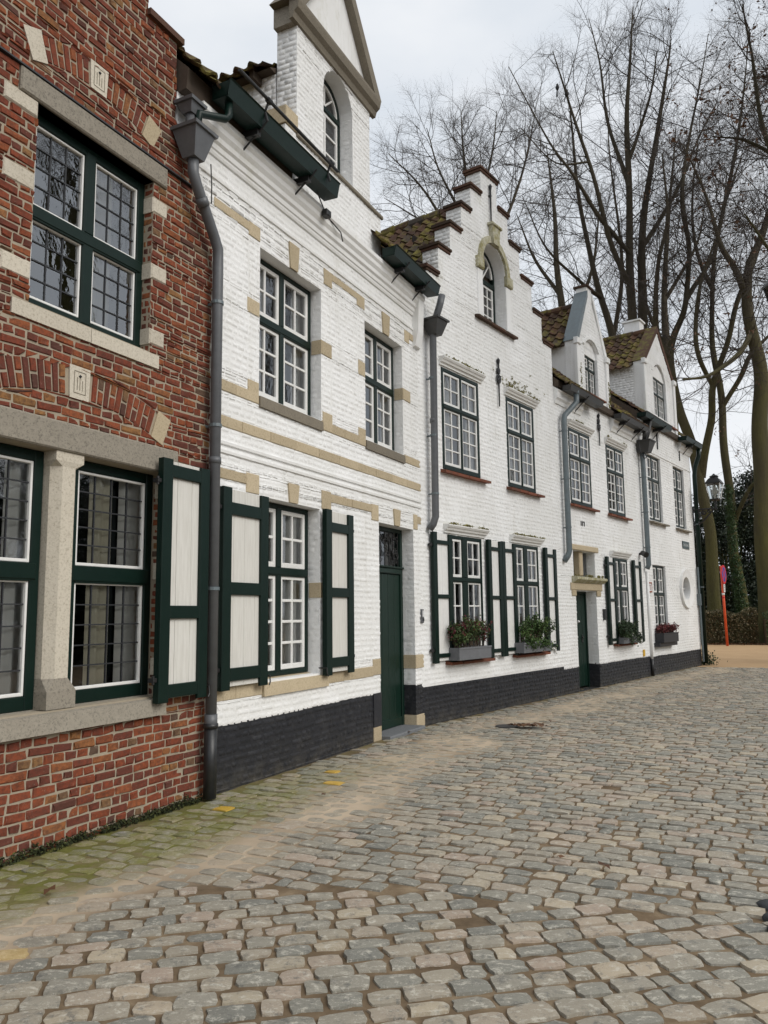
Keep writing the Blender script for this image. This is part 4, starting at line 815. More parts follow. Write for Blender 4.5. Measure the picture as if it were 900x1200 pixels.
# stone hood round the attic arch
am = MB(); tt = np.linspace(0, math.pi, 13); ra, rb = .46, .585
for i in range(12):
    if i in (5, 6): continue
    am.hexa(*[[(2.61+rr*math.cos(tt[i+k]), y, 7.85+rr*math.sin(tt[i+k])) for (rr, k, y) in q_] for q_ in ([(rb, 0, -.05), (ra, 0, -.05), (ra, 0, .01), (rb, 0, .01)], [(rb, 1, -.05), (ra, 1, -.05), (ra, 1, .01), (rb, 1, .01)])], 'mossy_stone')
am.prism([(2.50, 8.28), (2.72, 8.28), (2.76, 8.62), (2.46, 8.62)], -.01, .09, 'mossy_stone'); am.box(2.42, 2.80, 8.622, 8.67, -.01, .12, 'mossy_stone', bev=.01)
am.box(1.94, 2.17, 7.66, 7.86, -.01, .07, 'mossy_stone', bev=.02); am.box(3.05, 3.28, 7.66, 7.86, -.01, .07, 'mossy_stone', bev=.02); am.build('arch_hood', hb_)
for (a, b) in ((3.062, 3.24), (1.98, 2.158)): pm_ = MB(); pm_.box(a, b, 6.79, 7.655, -.01, .025, 'white_render', bev=.012); pm_.build('pilaster', hb_)
fbm = MB(); uc, zs, r_ = 2.61, 7.83, .448; o1 = -.22
fbm.box(2.163, 2.22, 6.79, zs, o1-.06, o1, 'green_paint'); fbm.box(3.0, 3.057, 6.79, zs, o1-.06, o1, 'green_paint'); fbm.box(2.22, 3.0, 6.79, 6.84, o1-.06, o1-.001, 'green_paint'); fbm.box(2.18, 3.04, 7.62, 7.71, o1-.06, o1+.012, 'green_paint', bev=.008)
for i in range(12): fbm.hexa(*[[(uc+rr*math.cos(tt[i+k]), y, zs+rr*math.sin(tt[i+k])) for (rr, k, y) in q_] for q_ in ([(r_, 0, .22), (r_-.055, 0, .22), (r_-.055, 0, .28), (r_, 0, .28)], [(r_, 1, .22), (r_-.055, 1, .22), (r_-.055, 1, .28), (r_, 1, .28)])], 'green_paint')
af = fbm.build('window', hb_); af['label'] = 'arched attic window with fanlight'
sb = MB()
for (a, b) in ((2.225, 2.27), (2.95, 2.995), (2.585, 2.635)): sb.box(a, b, 6.845, 7.62, -.265, -.23, 'white_wood')
for z_ in (6.87, 7.60): sb.box(2.27, 2.95, z_-.02, z_+.02, -.262, -.232, 'white_wood')
for u_ in (2.43, 2.79): sb.box(u_-.012, u_+.012, 6.88, 7.6, -.26, -.234, 'white_wood')
for k in range(1, 4): sb.box(2.27, 2.95, 6.87+k*.18-.011, 6.87+k*.18+.011, -.26, -.236, 'white_wood')
for i in range(12): sb.hexa(*[[(uc+rr*math.cos(tt[i+k]), y, zs+rr*math.sin(tt[i+k])) for (rr, k, y) in q_] for q_ in ([(.392, 0, .23), (.35, 0, .23), (.35, 0, .27), (.392, 0, .27)], [(.392, 1, .23), (.35, 1, .23), (.35, 1, .27), (.392, 1, .27)])], 'white_wood')
for t in (.7, 1.25, 1.9, 2.45): sb.tube([(uc, .247, 7.71), (uc+.37*math.cos(t), .247, zs+.37*math.sin(t))], .015, 'white_wood', 6)
sb.build('sash', af)
gp = MB(); gp.face([(2.22, .252, 6.84), (3.0, .252, 6.84), (3.0, .252, 7.7), (2.22, .252, 7.7)], 'glass'); gp.face([(uc+.39*math.cos(t), .255, zs-.1+(.1+.39*math.sin(t))) for t in tt], 'glass'); gp.build('pane', af)
at_ = MB(); at_.box(1.9, 3.3, 6.6, 8.6, -1.3, -1.25, 'room_dark'); at_.build('attic_partition', hb_)
rm = MB(); rm.prism([(.05, 6.28), (5.05, 6.28), (2.6, 9.15)], -7, -.302, 'brown_wood')
tiles(rm, (.0, .31, 6.24), (0, 6.7, 0), (2.6, 0, 3.0)); tiles(rm, (5.15, .31, 6.24), (0, 6.7, 0), (-2.55, 0, 3.0)); ridge_tiles(rm, (2.6, .31, 9.22), (2.6, 7., 9.22), rad=.13); rm.build('roof', hb_)
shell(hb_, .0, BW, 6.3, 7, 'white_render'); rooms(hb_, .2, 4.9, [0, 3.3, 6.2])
dp = downpipe(hb_, [(.30, -.30, 6.50), (.27, -.28, 6.35), (.27, -.22, 6.20), (.27, -.14, 6.05), (.27, -.12, 3.05), (.25, -.09, 2.94), (.22, -.04, 2.86)], .055, 'pipe_grey', [(.27, -.12, 5.2), (.27, -.12, 4.3), (.27, -.12, 3.4)], [((.27, -.12, 4.5), (.27, -.12, 4.56))])
hopper(dp, .29, .16, 5.88, 6.10, .08, .15, 'dark_metal')

# ============================================================ white house with the double stone light over its door
hc = house('white_house', 'white house with steep narrow dormer and twin stone light above its green door', AB, BW)
CE = 10.33
outl = [(-.1, 6.22, BW, BW, CE, CE)]
cops = [(5.74, 6.92, 3.86, 5.48), (7.92, 9.06, 3.86, 5.48), (7.90, 8.98, .90, 2.83)]
cd, csw = (5.80, 6.93, 0, 2.04), (5.74, 6.93, 2.33, 2.88)
hol = []
for o_ in cops+[cd, csw]: hol += rect(*o_)
mb = MB(); slab(mb, outl, hol, 'white_brick', -.3, 0., (.51, 'black_paint'))
bricks(mb, outl, hol+rect(5.52, 7.25, 2.05, 2.32)+rect(5.52, 7.12, 2.88, 3.0), 'white_brick', L_=.2, course=.072, out=.006, jit=.003, wav=.005, inset=.016, joint=.013, low=(.51, 'black_paint'), seed=61)
reveal(mb, 6.93, 0, 2.04, .25, 1, 'white_brick', low=(.51, 'black_paint')); reveal(mb, 6.93, 2.33, 2.88, .2, 1, 'white_brick'); mb.build('wall', hc)
for i, o_ in enumerate(cops):
    up_ = i < 2; hood(hc, o_[0]-.06, o_[1]+.10, o_[3]+.02, .14)
    window(hc, o_[0]+.003, o_[1]-.003, o_[2]+.003, o_[3]-.003, -.012, (o_[2]+o_[3])/2+(.20 if up_ else .27), (2, 4) if up_ else (2, 3), 2, sf=.036, bar=.026, fw=.06, mul=.05 if up_ else .14, trn=.07, botw=.075)
    sill(hc, o_[0]-.08, o_[1]+.18, o_[2]-.075, 'red_sill', 4)
for (a, b, h_) in ((7.44, 7.97, -1), (9.20, 9.76, 1)): shutter(hc, a, b, .90, 2.83, .045, [2.68, 1.86, .98], st=.115, rl=.06, boards=2, hinge=h_, board='white_wood')
sm = MB(); sm.box(5.53, 7.11, 2.885, 3.0, -.15, .03, 'tan_stone', bev=.012); sm.box(6.24, 6.42, 2.36, 2.88, -.2, -.06, 'tan_stone', bev=.02); sm.build('stone_light', hc)
sm = MB(); sm.box(5.53, 7.24, 2.05, 2.20, -.25, .03, 'tan_stone', bev=.012); sm.extrude_u([(-.2, 2.2), (.035, 2.2), (.13, 2.27), (.13, 2.315), (.02, 2.34), (-.2, 2.35)], 5.62, 7.30, 'mossy_stone'); sm.box(6.93, 7.16, 1.93, 2.049, -.03, .025, 'tan_stone', bev=.01); sm.box(5.58, 5.80, 1.93, 2.049, -.03, .025, 'tan_stone', bev=.01); sm.build('door_lintel', hc)
gp = MB(); 
for (a, b) in ((5.745, 6.24), (6.42, 6.925)): gp.face([(a, .19, 2.335), (b, .19, 2.335), (b, .19, 2.88), (a, .19, 2.88)], 'glass')
gp.build('pane', hc)
db = MB(); o1 = -.25
for i in range(5): a = 5.87+i*.2; db.box(a+.003, a+.197, .03, 1.98, o1-.05, o1+rnd.uniform(-.002, .002), 'green_door', bev=.01)
db.box(5.805, 5.868, 0, 2.035, o1-.06, o1+.02, 'green_door'); db.box(6.872, 6.925, 0, 2.035, o1-.06, o1+.02, 'green_door'); db.box(5.868, 6.872, 1.982, 2.035, o1-.06, o1+.018, 'green_door'); dd_ = db.build('door', hc)
hk = MB(); hk.box(6.62, 6.68, .95, 1.12, o1, o1+.012, 'iron', bev=.004); hk.tube([(6.65, -o1, 1.06), (6.65, -o1-.05, 1.06), (6.55, -o1-.05, 1.06)], .011, 'iron'); hk.build('handle', dd_)
hk = MB(); hk.lathe((6.45, -o1-.012, 1.40), [(.004, -.03), (.03, -.015), (.034, 0), (.03, .015), (.004, .03)], 'white_plain', 12); hk.build('knob', dd_)
gb = MB(); gb.box(7.24, 7.33, 1.42, 1.66, .006, .06, 'pipe_black', bev=.012); gb.build('letter_box', hc)
gb = MB(); gb.tube([(9.93, 0, 3.02), (9.93, -.08, 3.02)], .03, 'iron', 8); gb.tube([(9.97, -.06, 3.05), (9.86, -.2, 2.98)], [.06, .075], 'iron', 10); gb.build('spotlight', hc)
nb = MB()
for (a, b, c_, d) in ((6.22, 6.245, 3.42, 3.52), (6.30, 6.325, 3.42, 3.50), (6.30, 6.42, 3.50, 3.52), (6.40, 6.425, 3.42, 3.50)): nb.box(a, b, c_, d, .006, .016, 'lead')
nb.build('wall_number', hc)
anchor(hc, 7.48, 5.36, 6.12)
gutter(hc, 5.22, 7.02, 6.12, .14, .33, 'dark_metal', 1, .11); gutter(hc, 8.2, 10.2, 6.12, .14, .33, 'dark_metal', 2, .11)
for (a, b) in ((BW+.01, 6.45), (8.28, CE)): cm = MB(); cm.extrude_u([(-.01, 5.85), (.03, 5.86), (.05, 5.93), (.09, 5.97), (.10, 6.08), (.13, 6.12), (-.01, 6.215)], a, b, 'white_render'); cm.build('cornice', hc)
dp = downpipe(hc, [(5.62, -.27, 6.14), (5.62, -.27, 5.95), (5.55, -.22, 5.85), (5.32, -.12, 5.62), (5.30, -.11, 5.5), (5.30, -.11, 2.82), (5.28, -.08, 2.72), (5.22, -.03, 2.62)], .058, 'zinc', [(5.30, -.11, 5.3), (5.30, -.11, 4.3), (5.30, -.11, 3.3)], [((5.62, -.27, 6.1), (5.62, -.27, 6.19))])
# dormer
D0, D1, EZ, AP = 6.38, 8.27, 7.60, 8.95; dc = (D0+D1)/2
dm = MB(); dl = [(6.22, EZ, D0, D0, D1, D1), (EZ, AP-.2, D0+.06, dc-.12, D1-.06, dc+.12), (AP-.2, AP+.12, dc-.15, dc-.15, dc+.15, dc+.15)]
wh = archhole(6.88, 7.66, 6.52, 7.58, .2, 5); slab(dm, dl, wh, 'white_brick', -.25, 0.)
bricks(dm, dl, wh+rect(D0, D1, 6.22, 6.24), 'white_brick', L_=.2, course=.072, out=.006, jit=.003, wav=.005, inset=.016, seed=62); reveal(dm, 7.66, 6.52, 7.58, .1, 1, 'white_brick')
dm.box(6.88, 7.66, 7.42, 7.6, -.16, -.05, 'white_render'); dm.prism([(6.89, 7.58), (7.65, 7.58), (7.5, 7.73), (7.27, 7.78), (7.04, 7.73)], -.16, -.05, 'white_render')
dw = dm.build('dormer', hc)
window(hc, 6.89, 7.65, 6.53, 7.42, .07, 7.12, (2, 3), 2, sf=.03, bar=.02, fw=.045, mul=.05, trn=.05)
am = MB(); Rr = (.44**2+.22**2)/(2*.22); tt2 = np.linspace(-1, 1, 9)*math.asin(.44/Rr)
for i in range(8): am.hexa(*[[(7.27+rr*math.sin(tt2[i+k]), y, 7.80-Rr+rr*math.cos(tt2[i+k])) for (rr, k, y) in q_] for q_ in ([(Rr+.06, 0, -.04), (Rr+.06, 0, .01), (Rr, 0, .01), (Rr, 0, -.04)], [(Rr+.06, 1, -.04), (Rr+.06, 1, .01), (Rr, 1, .01), (Rr, 1, -.04)])], 'white_render')
am.build('arch_hood', dw)
for (a, b) in ((D0-.03, D0+.14), (D1-.16, D1+.02)): pl = MB(); pl.box(a, b, 6.24, EZ-.12, -.02, .05, 'white_render', bev=.01); pl.box(a-.03, b+.02, EZ-.12, EZ+.02, -.02, .085, 'white_render', bev=.015); pl.build('pilaster', dw)
pl = MB(); pl.box(dc-.19, dc+.19, AP+.12, AP+.17, -.3, .05, 'cap_tile', bev=.01); pl.build('gable_cap', dw)
sill(hc, 6.80, 7.86, 6.42, 'red_sill', 3)
ck = MB()
for (a, b) in ((D0+.01, D0+.2), (D1-.2, D1-.01)): ck.box(a, b, 6.0, EZ-.1, -2.6, -.251, 'white_render')
ck.box(D0+.2, D1-.2, 6.3, 7.6, -.7, -.65, 'room_dark'); ck.build('dormer_cheek', dw)
vg = MB()
for sg in (-1, 1):
    x0 = dc+sg*(D1-D0)/2; P = [(x0+sg*.03, EZ-.02), (x0-sg*.13, EZ-.02), (dc+sg*.15, AP-.13), (dc+sg*.15, AP+.02)]
    vg.prism(P if sg < 0 else P[::-1], -.28, .03, 'zinc' if sg < 0 else 'white_render')
vg.build('verge', dw)
rf = MB(); rf.prism([(D0-.08, EZ-.12), (D1+.08, EZ-.12), (dc, AP-.35)], -3.2, -.26, 'brown_wood'); tiles(rf, (D0-.16, .27, EZ-.16), (0, 2.6, 0), (dc-D0+.16, 0, AP-.28-EZ+.16)); tiles(rf, (D1+.16, .27, EZ-.16), (0, 2.6, 0), (dc-D1-.16, 0, AP-.28-EZ+.16)); ridge_tiles(rf, (dc, .27, AP-.25), (dc, 2.9, AP-.25)); rf.build('dormer_roof', dw)
rm = MB(); rm.extrude_u([(.10, 6.20), (.12, 6.31), (-3.0, 9.06), (-7, 5.9), (-7, 5.7)], BW+.02, CE, 'brown_wood'); sl_ = Vector((0, 3.35, 2.95))
for (a, b) in ((BW+.02, D0), (D1, CE)): tiles(rm, (a, -.24, 6.25), (b-a, 0, 0), sl_)
tiles(rm, (D0, .95, 7.22), (D1-D0, 0, 0), sl_*.6); rm.build('roof', hc)
shell(hc, BW, CE, 6.15, 7, 'white_render'); rooms(hc, BW+.3, CE-.3, [0, 3.3, 6.1])

# ============================================================ corner house
hd = house('corner_house', 'white painted corner house with an oval window and a broad dormer, farthest along the row', AB, CE)
DE = 15.12
outl = [(-.1, 6.58, CE, CE, DE, DE)]
dops = [(10.92, 12.10, 3.98, 5.76), (13.28, 14.36, 3.98, 5.76), (10.92, 12.02, .90, 2.80)]
hol = []
for o_ in dops: hol += rect(*o_)
ov = []; oc, oz, oa, ob_ = 13.87, 2.235, .38, .33
zz = np.linspace(-1, 1, 13)
for i in range(12):
    h0, h1 = math.sqrt(max(0, 1-zz[i]**2))*oa, math.sqrt(max(0, 1-zz[i+1]**2))*oa; ov.append((oz+zz[i]*ob_, oz+zz[i+1]*ob_, oc-h0, oc-h1, oc+h0, oc+h1))
mb = MB(); slab(mb, outl, hol+ov, 'white_brick', -.3, 0., (.46, 'black_paint'))
bricks(mb, outl, hol+ov, 'white_brick', L_=.2, course=.072, out=.006, jit=.003, wav=.005, inset=.016, joint=.013, low=(.46, 'black_paint'), seed=71)
for o_ in dops: reveal(mb, o_[1], o_[2], o_[3], .09, 1, 'white_brick')
mb.build('wall', hd)
for i, o_ in enumerate(dops):
    up_ = i < 2
    window(hd, o_[0]+.003, o_[1]-.003, o_[2]+.003, o_[3]-.003, .06, (o_[2]+o_[3])/2+(.24 if up_ else .20), (2, 4), 2, sf=.034, bar=.03, fw=.055, mul=.10, trn=.07, botw=.075)
    if up_: sill(hd, o_[0]-.06, o_[1]+.20, o_[2]-.09, 'brown_sill', 3)
sm = MB(); sm.box(10.70, 12.2, .70, .80, -.05, .16, 'planter_black', bev=.01); sm.build('sill', hd)
om = MB(); tt = np.linspace(0, 2*math.pi, 29)
for i in range(28):
    for (fa, fb_, oa_, ob2, o2) in ((1.0, 1.30, .37, .33, .05), (1.30, 1.62, .38, .33, .07)):
        P = lambda fct, k, y: (oc+oa_*fct*math.cos(tt[i+k]), y, oz+(ob2*fct+.0)*math.sin(tt[i+k])*(1.0 if fct < 1.1 else 1.04))
        om.hexa([P(fb_, 0, -o2), P(fa, 0, -o2*.7), P(fa, 0, .05), P(fb_, 0, .05)], [P(fb_, 1, -o2), P(fa, 1, -o2*.7), P(fa, 1, .05), P(fb_, 1, .05)], 'white_render')
ow = om.build('oval_surround', hd)
gp = MB(); gp.face([(oc+.39*math.cos(t), .16, oz+.34*math.sin(t)) for t in tt[:-1]], 'glass'); gp.build('pane', ow)
bm2 = MB(); bm2.box(oc-.015, oc+.015, oz-.32, oz+.32, -.155, -.12, 'white_wood'); bm2.box(oc-.36, oc+.36, oz-.015, oz+.015, -.15, -.118, 'white_wood'); bm2.build('glazing_bar', ow)
cm = MB(); cm.extrude_u([(-.01, 5.80), (.02, 5.81), (.022, 5.835), (-.01, 5.85)], CE+.3, DE, 'white_render'); cm.extrude_u([(-.01, 6.28), (.03, 6.29), (.06, 6.36), (.10, 6.40), (.12, 6.52), (-.01, 6.57)], CE, 11.0, 'white_render'); cm.extrude_u([(-.01, 6.28), (.03, 6.29), (.06, 6.36), (.10, 6.40), (.12, 6.52), (-.01, 6.57)], 13.9, DE, 'white_render'); cm.build('cornice', hd)
for u_ in (11.9, 14.0): gb = MB(); gb.box(u_-.02, u_+.02, 6.0, 6.45, 0, .03, 'iron'); gb.build('wall_anchor', hd)
gutter(hd, 9.95, 12.15, 6.50, .12, .36, 'green_paint', 2, .12); gutter(hd, 13.6, 15.3, 6.52, .12, .36, 'green_paint', 1, .12)
dp = downpipe(hd, [(10.28, -.10, 5.62), (10.28, -.11, 5.4), (10.28, -.11, 2.75), (10.26, -.07, 2.66)], .062, 'zinc', [(10.28, -.11, 5.0), (10.28, -.11, 4.1), (10.28, -.11, 3.2)])
hopper(dp, 10.28, .16, 5.62, 5.90, .13, .22, 'dark_metal')
ob = MB(); ob.tube([(10.05, -.28, 6.15), (10.1, -.25, 6.05), (10.25, -.18, 5.88)], .06, 'dark_metal', 10); ob.tube([(10.5, -.28, 6.5), (10.45, -.24, 6.2), (10.33, -.18, 5.9)], .05, 'dark_metal', 10)
ob.tube([(10.0, -.12, 5.9), (9.95, -.16, 5.6), (10.1, -.2, 5.45), (10.3, -.2, 5.5), (10.5, -.12, 5.6), (10.55, -.06, 5.9)], .014, 'iron', 6); ob.build('outlet', dp, True)
lp = MB(); lp.tube([(10.35, -.035, 2.6), (10.38, -.035, .42)], .035, 'white_render', 8); lp.tube([(10.38, -.035, .42), (10.38, -.035, 0)], .042, 'pipe_black', 8); lp.build('waste_pipe', hd, True)
dp = downpipe(hd, [(15.2, -.27, 6.5), (15.2, -.26, 6.3), (15.16, -.14, 5.95), (15.16, -.11, 5.7), (15.16, -.11, .05)], .065, 'green_paint', [(15.16, -.11, 4.2), (15.16, -.11, 2.3)])
cp = MB(); cp.tube([(15.03, -.07, 2.9), (15.03, -.07, .1)], .03, 'zinc', 8); cp.box(14.97, 15.09, 1.75, 2.1, .01, .11, 'zinc', bev=.01); cp.build('conduit', hd)
D0, D1, EZ, AP = 11.05, 13.85, 8.35, 9.62; dc = (D0+D1)/2
dm = MB(); dl = [(6.58, EZ, D0, D0, D1, D1), (EZ, AP, D0+.05, dc-.05, D1-.05, dc+.05)]; wh = archhole(11.88, 13.06, 6.98, 8.12, .42, 5)
slab(dm, dl, wh, 'white_brick', -.25, 0.); bricks(dm, dl, wh+rect(D0, D1, 6.58, 6.60), 'white_brick', L_=.2, course=.072, out=.006, jit=.003, wav=.005, inset=.016, seed=72); reveal(dm, 13.06, 6.98, 8.12, .1, 1, 'white_brick')
dm.box(11.88, 13.06, 8.12, 8.16, -.16, -.05, 'white_render'); dm.prism([(11.89, 8.16), (13.05, 8.16), (12.86, 8.36), (12.47, 8.52), (12.08, 8.36)], -.16, -.05, 'white_render')
dw = dm.build('dormer', hd); window(hd, 11.89, 13.05, 6.99, 8.12, .07, 7.66, (2, 3), 3, sf=.03, bar=.02, fw=.045, mul=.06, trn=.05)
for (a, b) in ((D0-.03, D0+.14), (D1-.16, D1+.02)): pl = MB(); pl.box(a, b, 6.60, EZ-.12, -.02, .05, 'white_render', bev=.01); pl.box(a-.03, b+.02, EZ-.12, EZ+.02, -.02, .09, 'white_render', bev=.015); pl.build('pilaster', dw)
sill(hd, 11.7, 13.9, 6.86, 'red_sill', 4, o=.07)
ck = MB()
for (a, b) in ((D0+.01, D0+.2), (D1-.2, D1-.01)): ck.box(a, b, 6.2, EZ-.1, -3.2, -.251, 'white_render')
bricks(ck, rect(.26, 3.2, 6.4, EZ-.1), [], 'white_brick', frame=lambda u, o, z: (11.06-o, u, z), seed=73); ck.box(D0+.2, D1-.2, 6.7, 8.3, -.7, -.65, 'room_dark'); ck.build('dormer_cheek', dw)
vg = MB()
for sg in (-1, 1):
    x0 = dc+sg*(D1-D0)/2; P = [(x0+sg*.04, EZ-.02), (x0-sg*.16, EZ-.02), (dc, AP-.12), (dc, AP+.06)]
    vg.prism(P if sg < 0 else P[::-1], -.28, .03, 'cap_tile')
vg.build('verge', dw)
ch = MB(); ch.box(dc-.05, dc+.35, 8.4, 9.95, -.9, -.45, 'white_brick'); ch.box(dc-.09, dc+.39, 9.951, 10.0, -.94, -.41, 'white_render'); ch.build('chimney', dw)
rf = MB(); rf.prism([(D0-.1, EZ-.12), (D1+.1, EZ-.12), (dc, AP-.16)], -4.2, -.26, 'brown_wood'); tiles(rf, (D0-.2, .27, EZ-.22), (0, 3.8, 0), (dc-D0+.2, 0, AP-.08-EZ+.22)); tiles(rf, (D1+.2, .27, EZ-.22), (0, 3.8, 0), (dc-D1-.2, 0, AP-.08-EZ+.22)); ridge_tiles(rf, (dc, .27, AP-.05), (dc, 4., AP-.05)); rf.build('dormer_roof', dw)
rm = MB(); rm.extrude_u([(.10, 6.56), (.12, 6.68), (-3.4, 9.47), (-7, 6.3), (-7, 6.1)], CE+.02, DE+.05, 'brown_wood'); sl_ = Vector((0, 3.75, 2.98))
for (a, b) in ((CE+.02, D0), (D1, DE+.1)): tiles(rm, (a, -.24, 6.62), (b-a, 0, 0), sl_)
tiles(rm, (D0, 1.9, 8.2), (D1-D0, 0, 0), sl_*.4); rm.build('roof', hd)
shell(hd, CE, DE, 6.5, 7, 'white_render'); rooms(hd, CE+.3, DE-.3, [0, 3.3, 6.4])
gm2 = MB(); gm2.prism([(-.05, 6.5), (-7, 6.5), (-3.4, 9.3)][::-1], 0, .01, 'white_render')
OFF[0] = 0.

# ============================================================ leaf and branch helpers
def leaf_mesh(name, P, N, size, mat, parent=None, rv=None, seed=0, loc=None, extra=None, aspect=.55):
    """one folded leaf (two quads' worth of outline) per point"""
    rg = np.random.default_rng(seed); n = len(P); N = N/np.linalg.norm(N, axis=1, keepdims=True)
    t = np.cross(N, rg.normal(size=(n, 3))); t /= np.linalg.norm(t, axis=1, keepdims=True); b = np.cross(N, t)
    s_ = (size*rg.uniform(.6, 1.35, n))[:, None]
    v = np.stack([P-t*s_*.5, P+b*s_*aspect*.5-t*s_*.05+N*s_*.12, P+t*s_*.5-N*s_*.08, P-b*s_*aspect*.5-t*s_*.05+N*s_*.12], 1).reshape(-1, 3)
    fc = np.arange(n*4).reshape(-1, 4); rv = rg.random(n) if rv is None else rv; mats = [mat]
    if extra is not None:
        ev, ef, em = extra; fl = fc.tolist()+[tuple(i+n*4 for i in q) for q in ef]; v = np.concatenate([v, np.array(ev)]); mi = [0]*n+[1]*len(ef); rv = np.concatenate([rv, np.full(len(ef), .5)]); mats.append(em)
        return mesh_obj(name, v, fl, mats, mi, {'rnd': rv}, parent, False, loc)
    return mesh_obj(name, v, fc, mats, None, {'rnd': rv}, parent, False, loc)
def tubes_np(groups, mat, name, parent, sides):
    """groups: list of (points (k,3), radii (k,)) with any k; one mesh"""
    Vs, Fs, off = [], [], 0; byk = {}
    for p, r_ in groups: byk.setdefault(len(p), []).append((p, r_))
    for k, lst in byk.items():
        P = np.array([a for a, _ in lst]); Rr = np.array([b for _, b in lst]); B = len(P)
        T = np.gradient(P, axis=1); T /= np.linalg.norm(T, axis=2, keepdims=True)+1e-9
        mz = np.abs(T.mean(1, keepdims=True)[..., 2:3]); ref = np.where(mz > .6, np.array([.94, .34, 0]), np.array([.1, .1, 1.]))*np.ones_like(T); A_ = np.cross(T, ref); A_ /= np.linalg.norm(A_, axis=2, keepdims=True)+1e-9; Bn = np.cross(T, A_)
        an = np.arange(sides)*2*np.pi/sides
        V_ = P[:, :, None]+(A_[:, :, None]*np.cos(an)[None, None, :, None]+Bn[:, :, None]*np.sin(an)[None, None, :, None])*Rr[:, :, None, None]
        idx = np.arange(B*k*sides).reshape(B, k, sides)+off
        F_ = np.stack([idx[:, :-1], np.roll(idx, -1, 2)[:, :-1], np.roll(idx, -1, 2)[:, 1:], idx[:, 1:]], -1).reshape(-1, 4)
        Vs.append(V_.reshape(-1, 3)); Fs.append(F_); off += B*k*sides
    V_, F_ = np.concatenate(Vs), np.concatenate(Fs); return mesh_obj(name, V_, F_, [mat], None, None, parent, sides > 4)
def smooth_line(pts, n):
    """Catmull-Rom through the points; the last component is the radius"""
    P = np.array(pts, float); P = np.vstack([2*P[0]-P[1], P, 2*P[-1]-P[-2]]); out = []; m_ = len(P)-3
    for t in np.linspace(0, m_-1e-6, n):
        i = int(t); u_ = t-i; a, b, c_, d = P[i:i+4]; out.append(.5*((2*b)+(c_-a)*u_+(2*a-5*b+4*c_-d)*u_**2+(3*b-a-3*c_+d)*u_**3))
    return np.array(out)
def grow(rg, p0, d0, length, r_, steps, wig, upb):
    p = np.array(p0, float); d = np.array(d0, float); P = [p.copy()]; st = length/steps
    for i in range(steps):
        d = d+np.array([rg.gauss(0, wig), rg.gauss(0, wig), rg.gauss(0, wig)+upb]); d /= math.sqrt(d@d); p = p+d*st; P.append(p.copy())
    return np.array(P), np.linspace(r_, r_*.35, steps+1)
def side_dir(rg, t, ang):
    a = np.cross(t, (rg.gauss(0, 1), rg.gauss(0, 1), rg.gauss(0, 1))); a /= math.sqrt(a@a)+1e-9; return t*math.cos(ang)+a*math.sin(ang)
def tree(name, label, base, limbs, seed, L1=5., n1=9, L2=2.3, n2=7, L3=1.05, n3=6, tstart=.35, up_=.035, pods=0, cat='tree', group='bare trees beyond the houses', ang=(.55, 1.15), sub=0.012):
    """limbs: polylines of (x, y, z, radius) from the ground or from another limb; the rest of the crown is grown on them"""
    rg = random.Random(seed); b = np.array(base, float); t_ = thing(name, label, cat, base, rg.random()*0, group); big, mid, fine, tips = [], [], [], []
    for li in limbs:
        q = smooth_line(li, 6*len(li)); q[:, :3] -= b; k = np.arange(len(q)); q[1:-1, 0] += .05*np.sin(k[1:-1]*.55+seed)*np.minimum(1, q[1:-1, 3]*6); big.append((q[:, :3], np.maximum(q[:, 3], .012)))
    def kids(P, Rr, n, t0, Ln, lvl, steps, wig):
        seg = np.linalg.norm(np.diff(P, axis=0), axis=1); cum = np.concatenate([[0], np.cumsum(seg)]); res = []
        for i in range(n):
            t = t0+(1-t0)*(i+rg.random())/n; s_ = t*cum[-1]; j = min(int(np.searchsorted(cum, s_)), len(P)-1); j = max(j, 1); u_ = (s_-cum[j-1])/(seg[j-1]+1e-9); p = P[j-1]*(1-u_)+P[j]*u_; r_ = Rr[j-1]*(1-u_)+Rr[j]*u_; tg = (P[j]-P[j-1])/(seg[j-1]+1e-9)
            d = side_dir(rg, tg, rg.uniform(*ang)); ln = Ln*rg.uniform(.55, 1.2)*(1.15-.55*t); res.append(grow(rg, p, d, ln, min(r_*.6, sub*(1, 2.7, 1.25, .62)[lvl]), steps, wig, up_))
        return res
    for q, Rr in list(big):
        ln = np.linalg.norm(np.diff(q, axis=0), axis=1).sum(); z0 = q[:, 2].max()
        t0 = tstart if q[0, 2] < 1 else .12
        for P1, R1 in kids(q, Rr, int(n1*max(.35, ln/18)), t0, L1, 1, 7, .13):
            mid.append((P1, R1)); k2 = kids(P1, R1, n2, .2, L2, 2, 5, .17); k2.append((P1[-3:], R1[-3:]))
            for P2, R2 in k2:
                if len(P2) > 3: mid.append((P2, R2))
                for P3, R3 in kids(P2, R2, n3+3, .12, L3, 3, 3, .2): fine.append((P3, R3)); tips.append(P3[-1])
    tubes_np(big, 'bark', 'trunk', t_, 10); tubes_np(mid, 'twig', 'limb', t_, 4)['kind'] = 'stuff'; tubes_np(fine, 'twig', 'twigs', t_, 3)['kind'] = 'stuff'
    if pods:
        T = np.array([tips[rg.randrange(len(tips))] for _ in range(pods)]); T = np.repeat(T, 7, 0)+np.random.default_rng(seed).normal(size=(pods*7, 3))*.13; leaf_mesh('withered_leaves', T, np.random.default_rng(seed).normal(size=T.shape), .17, 'brown_leaf', t_, seed=seed)['kind'] = 'stuff'
    return t_
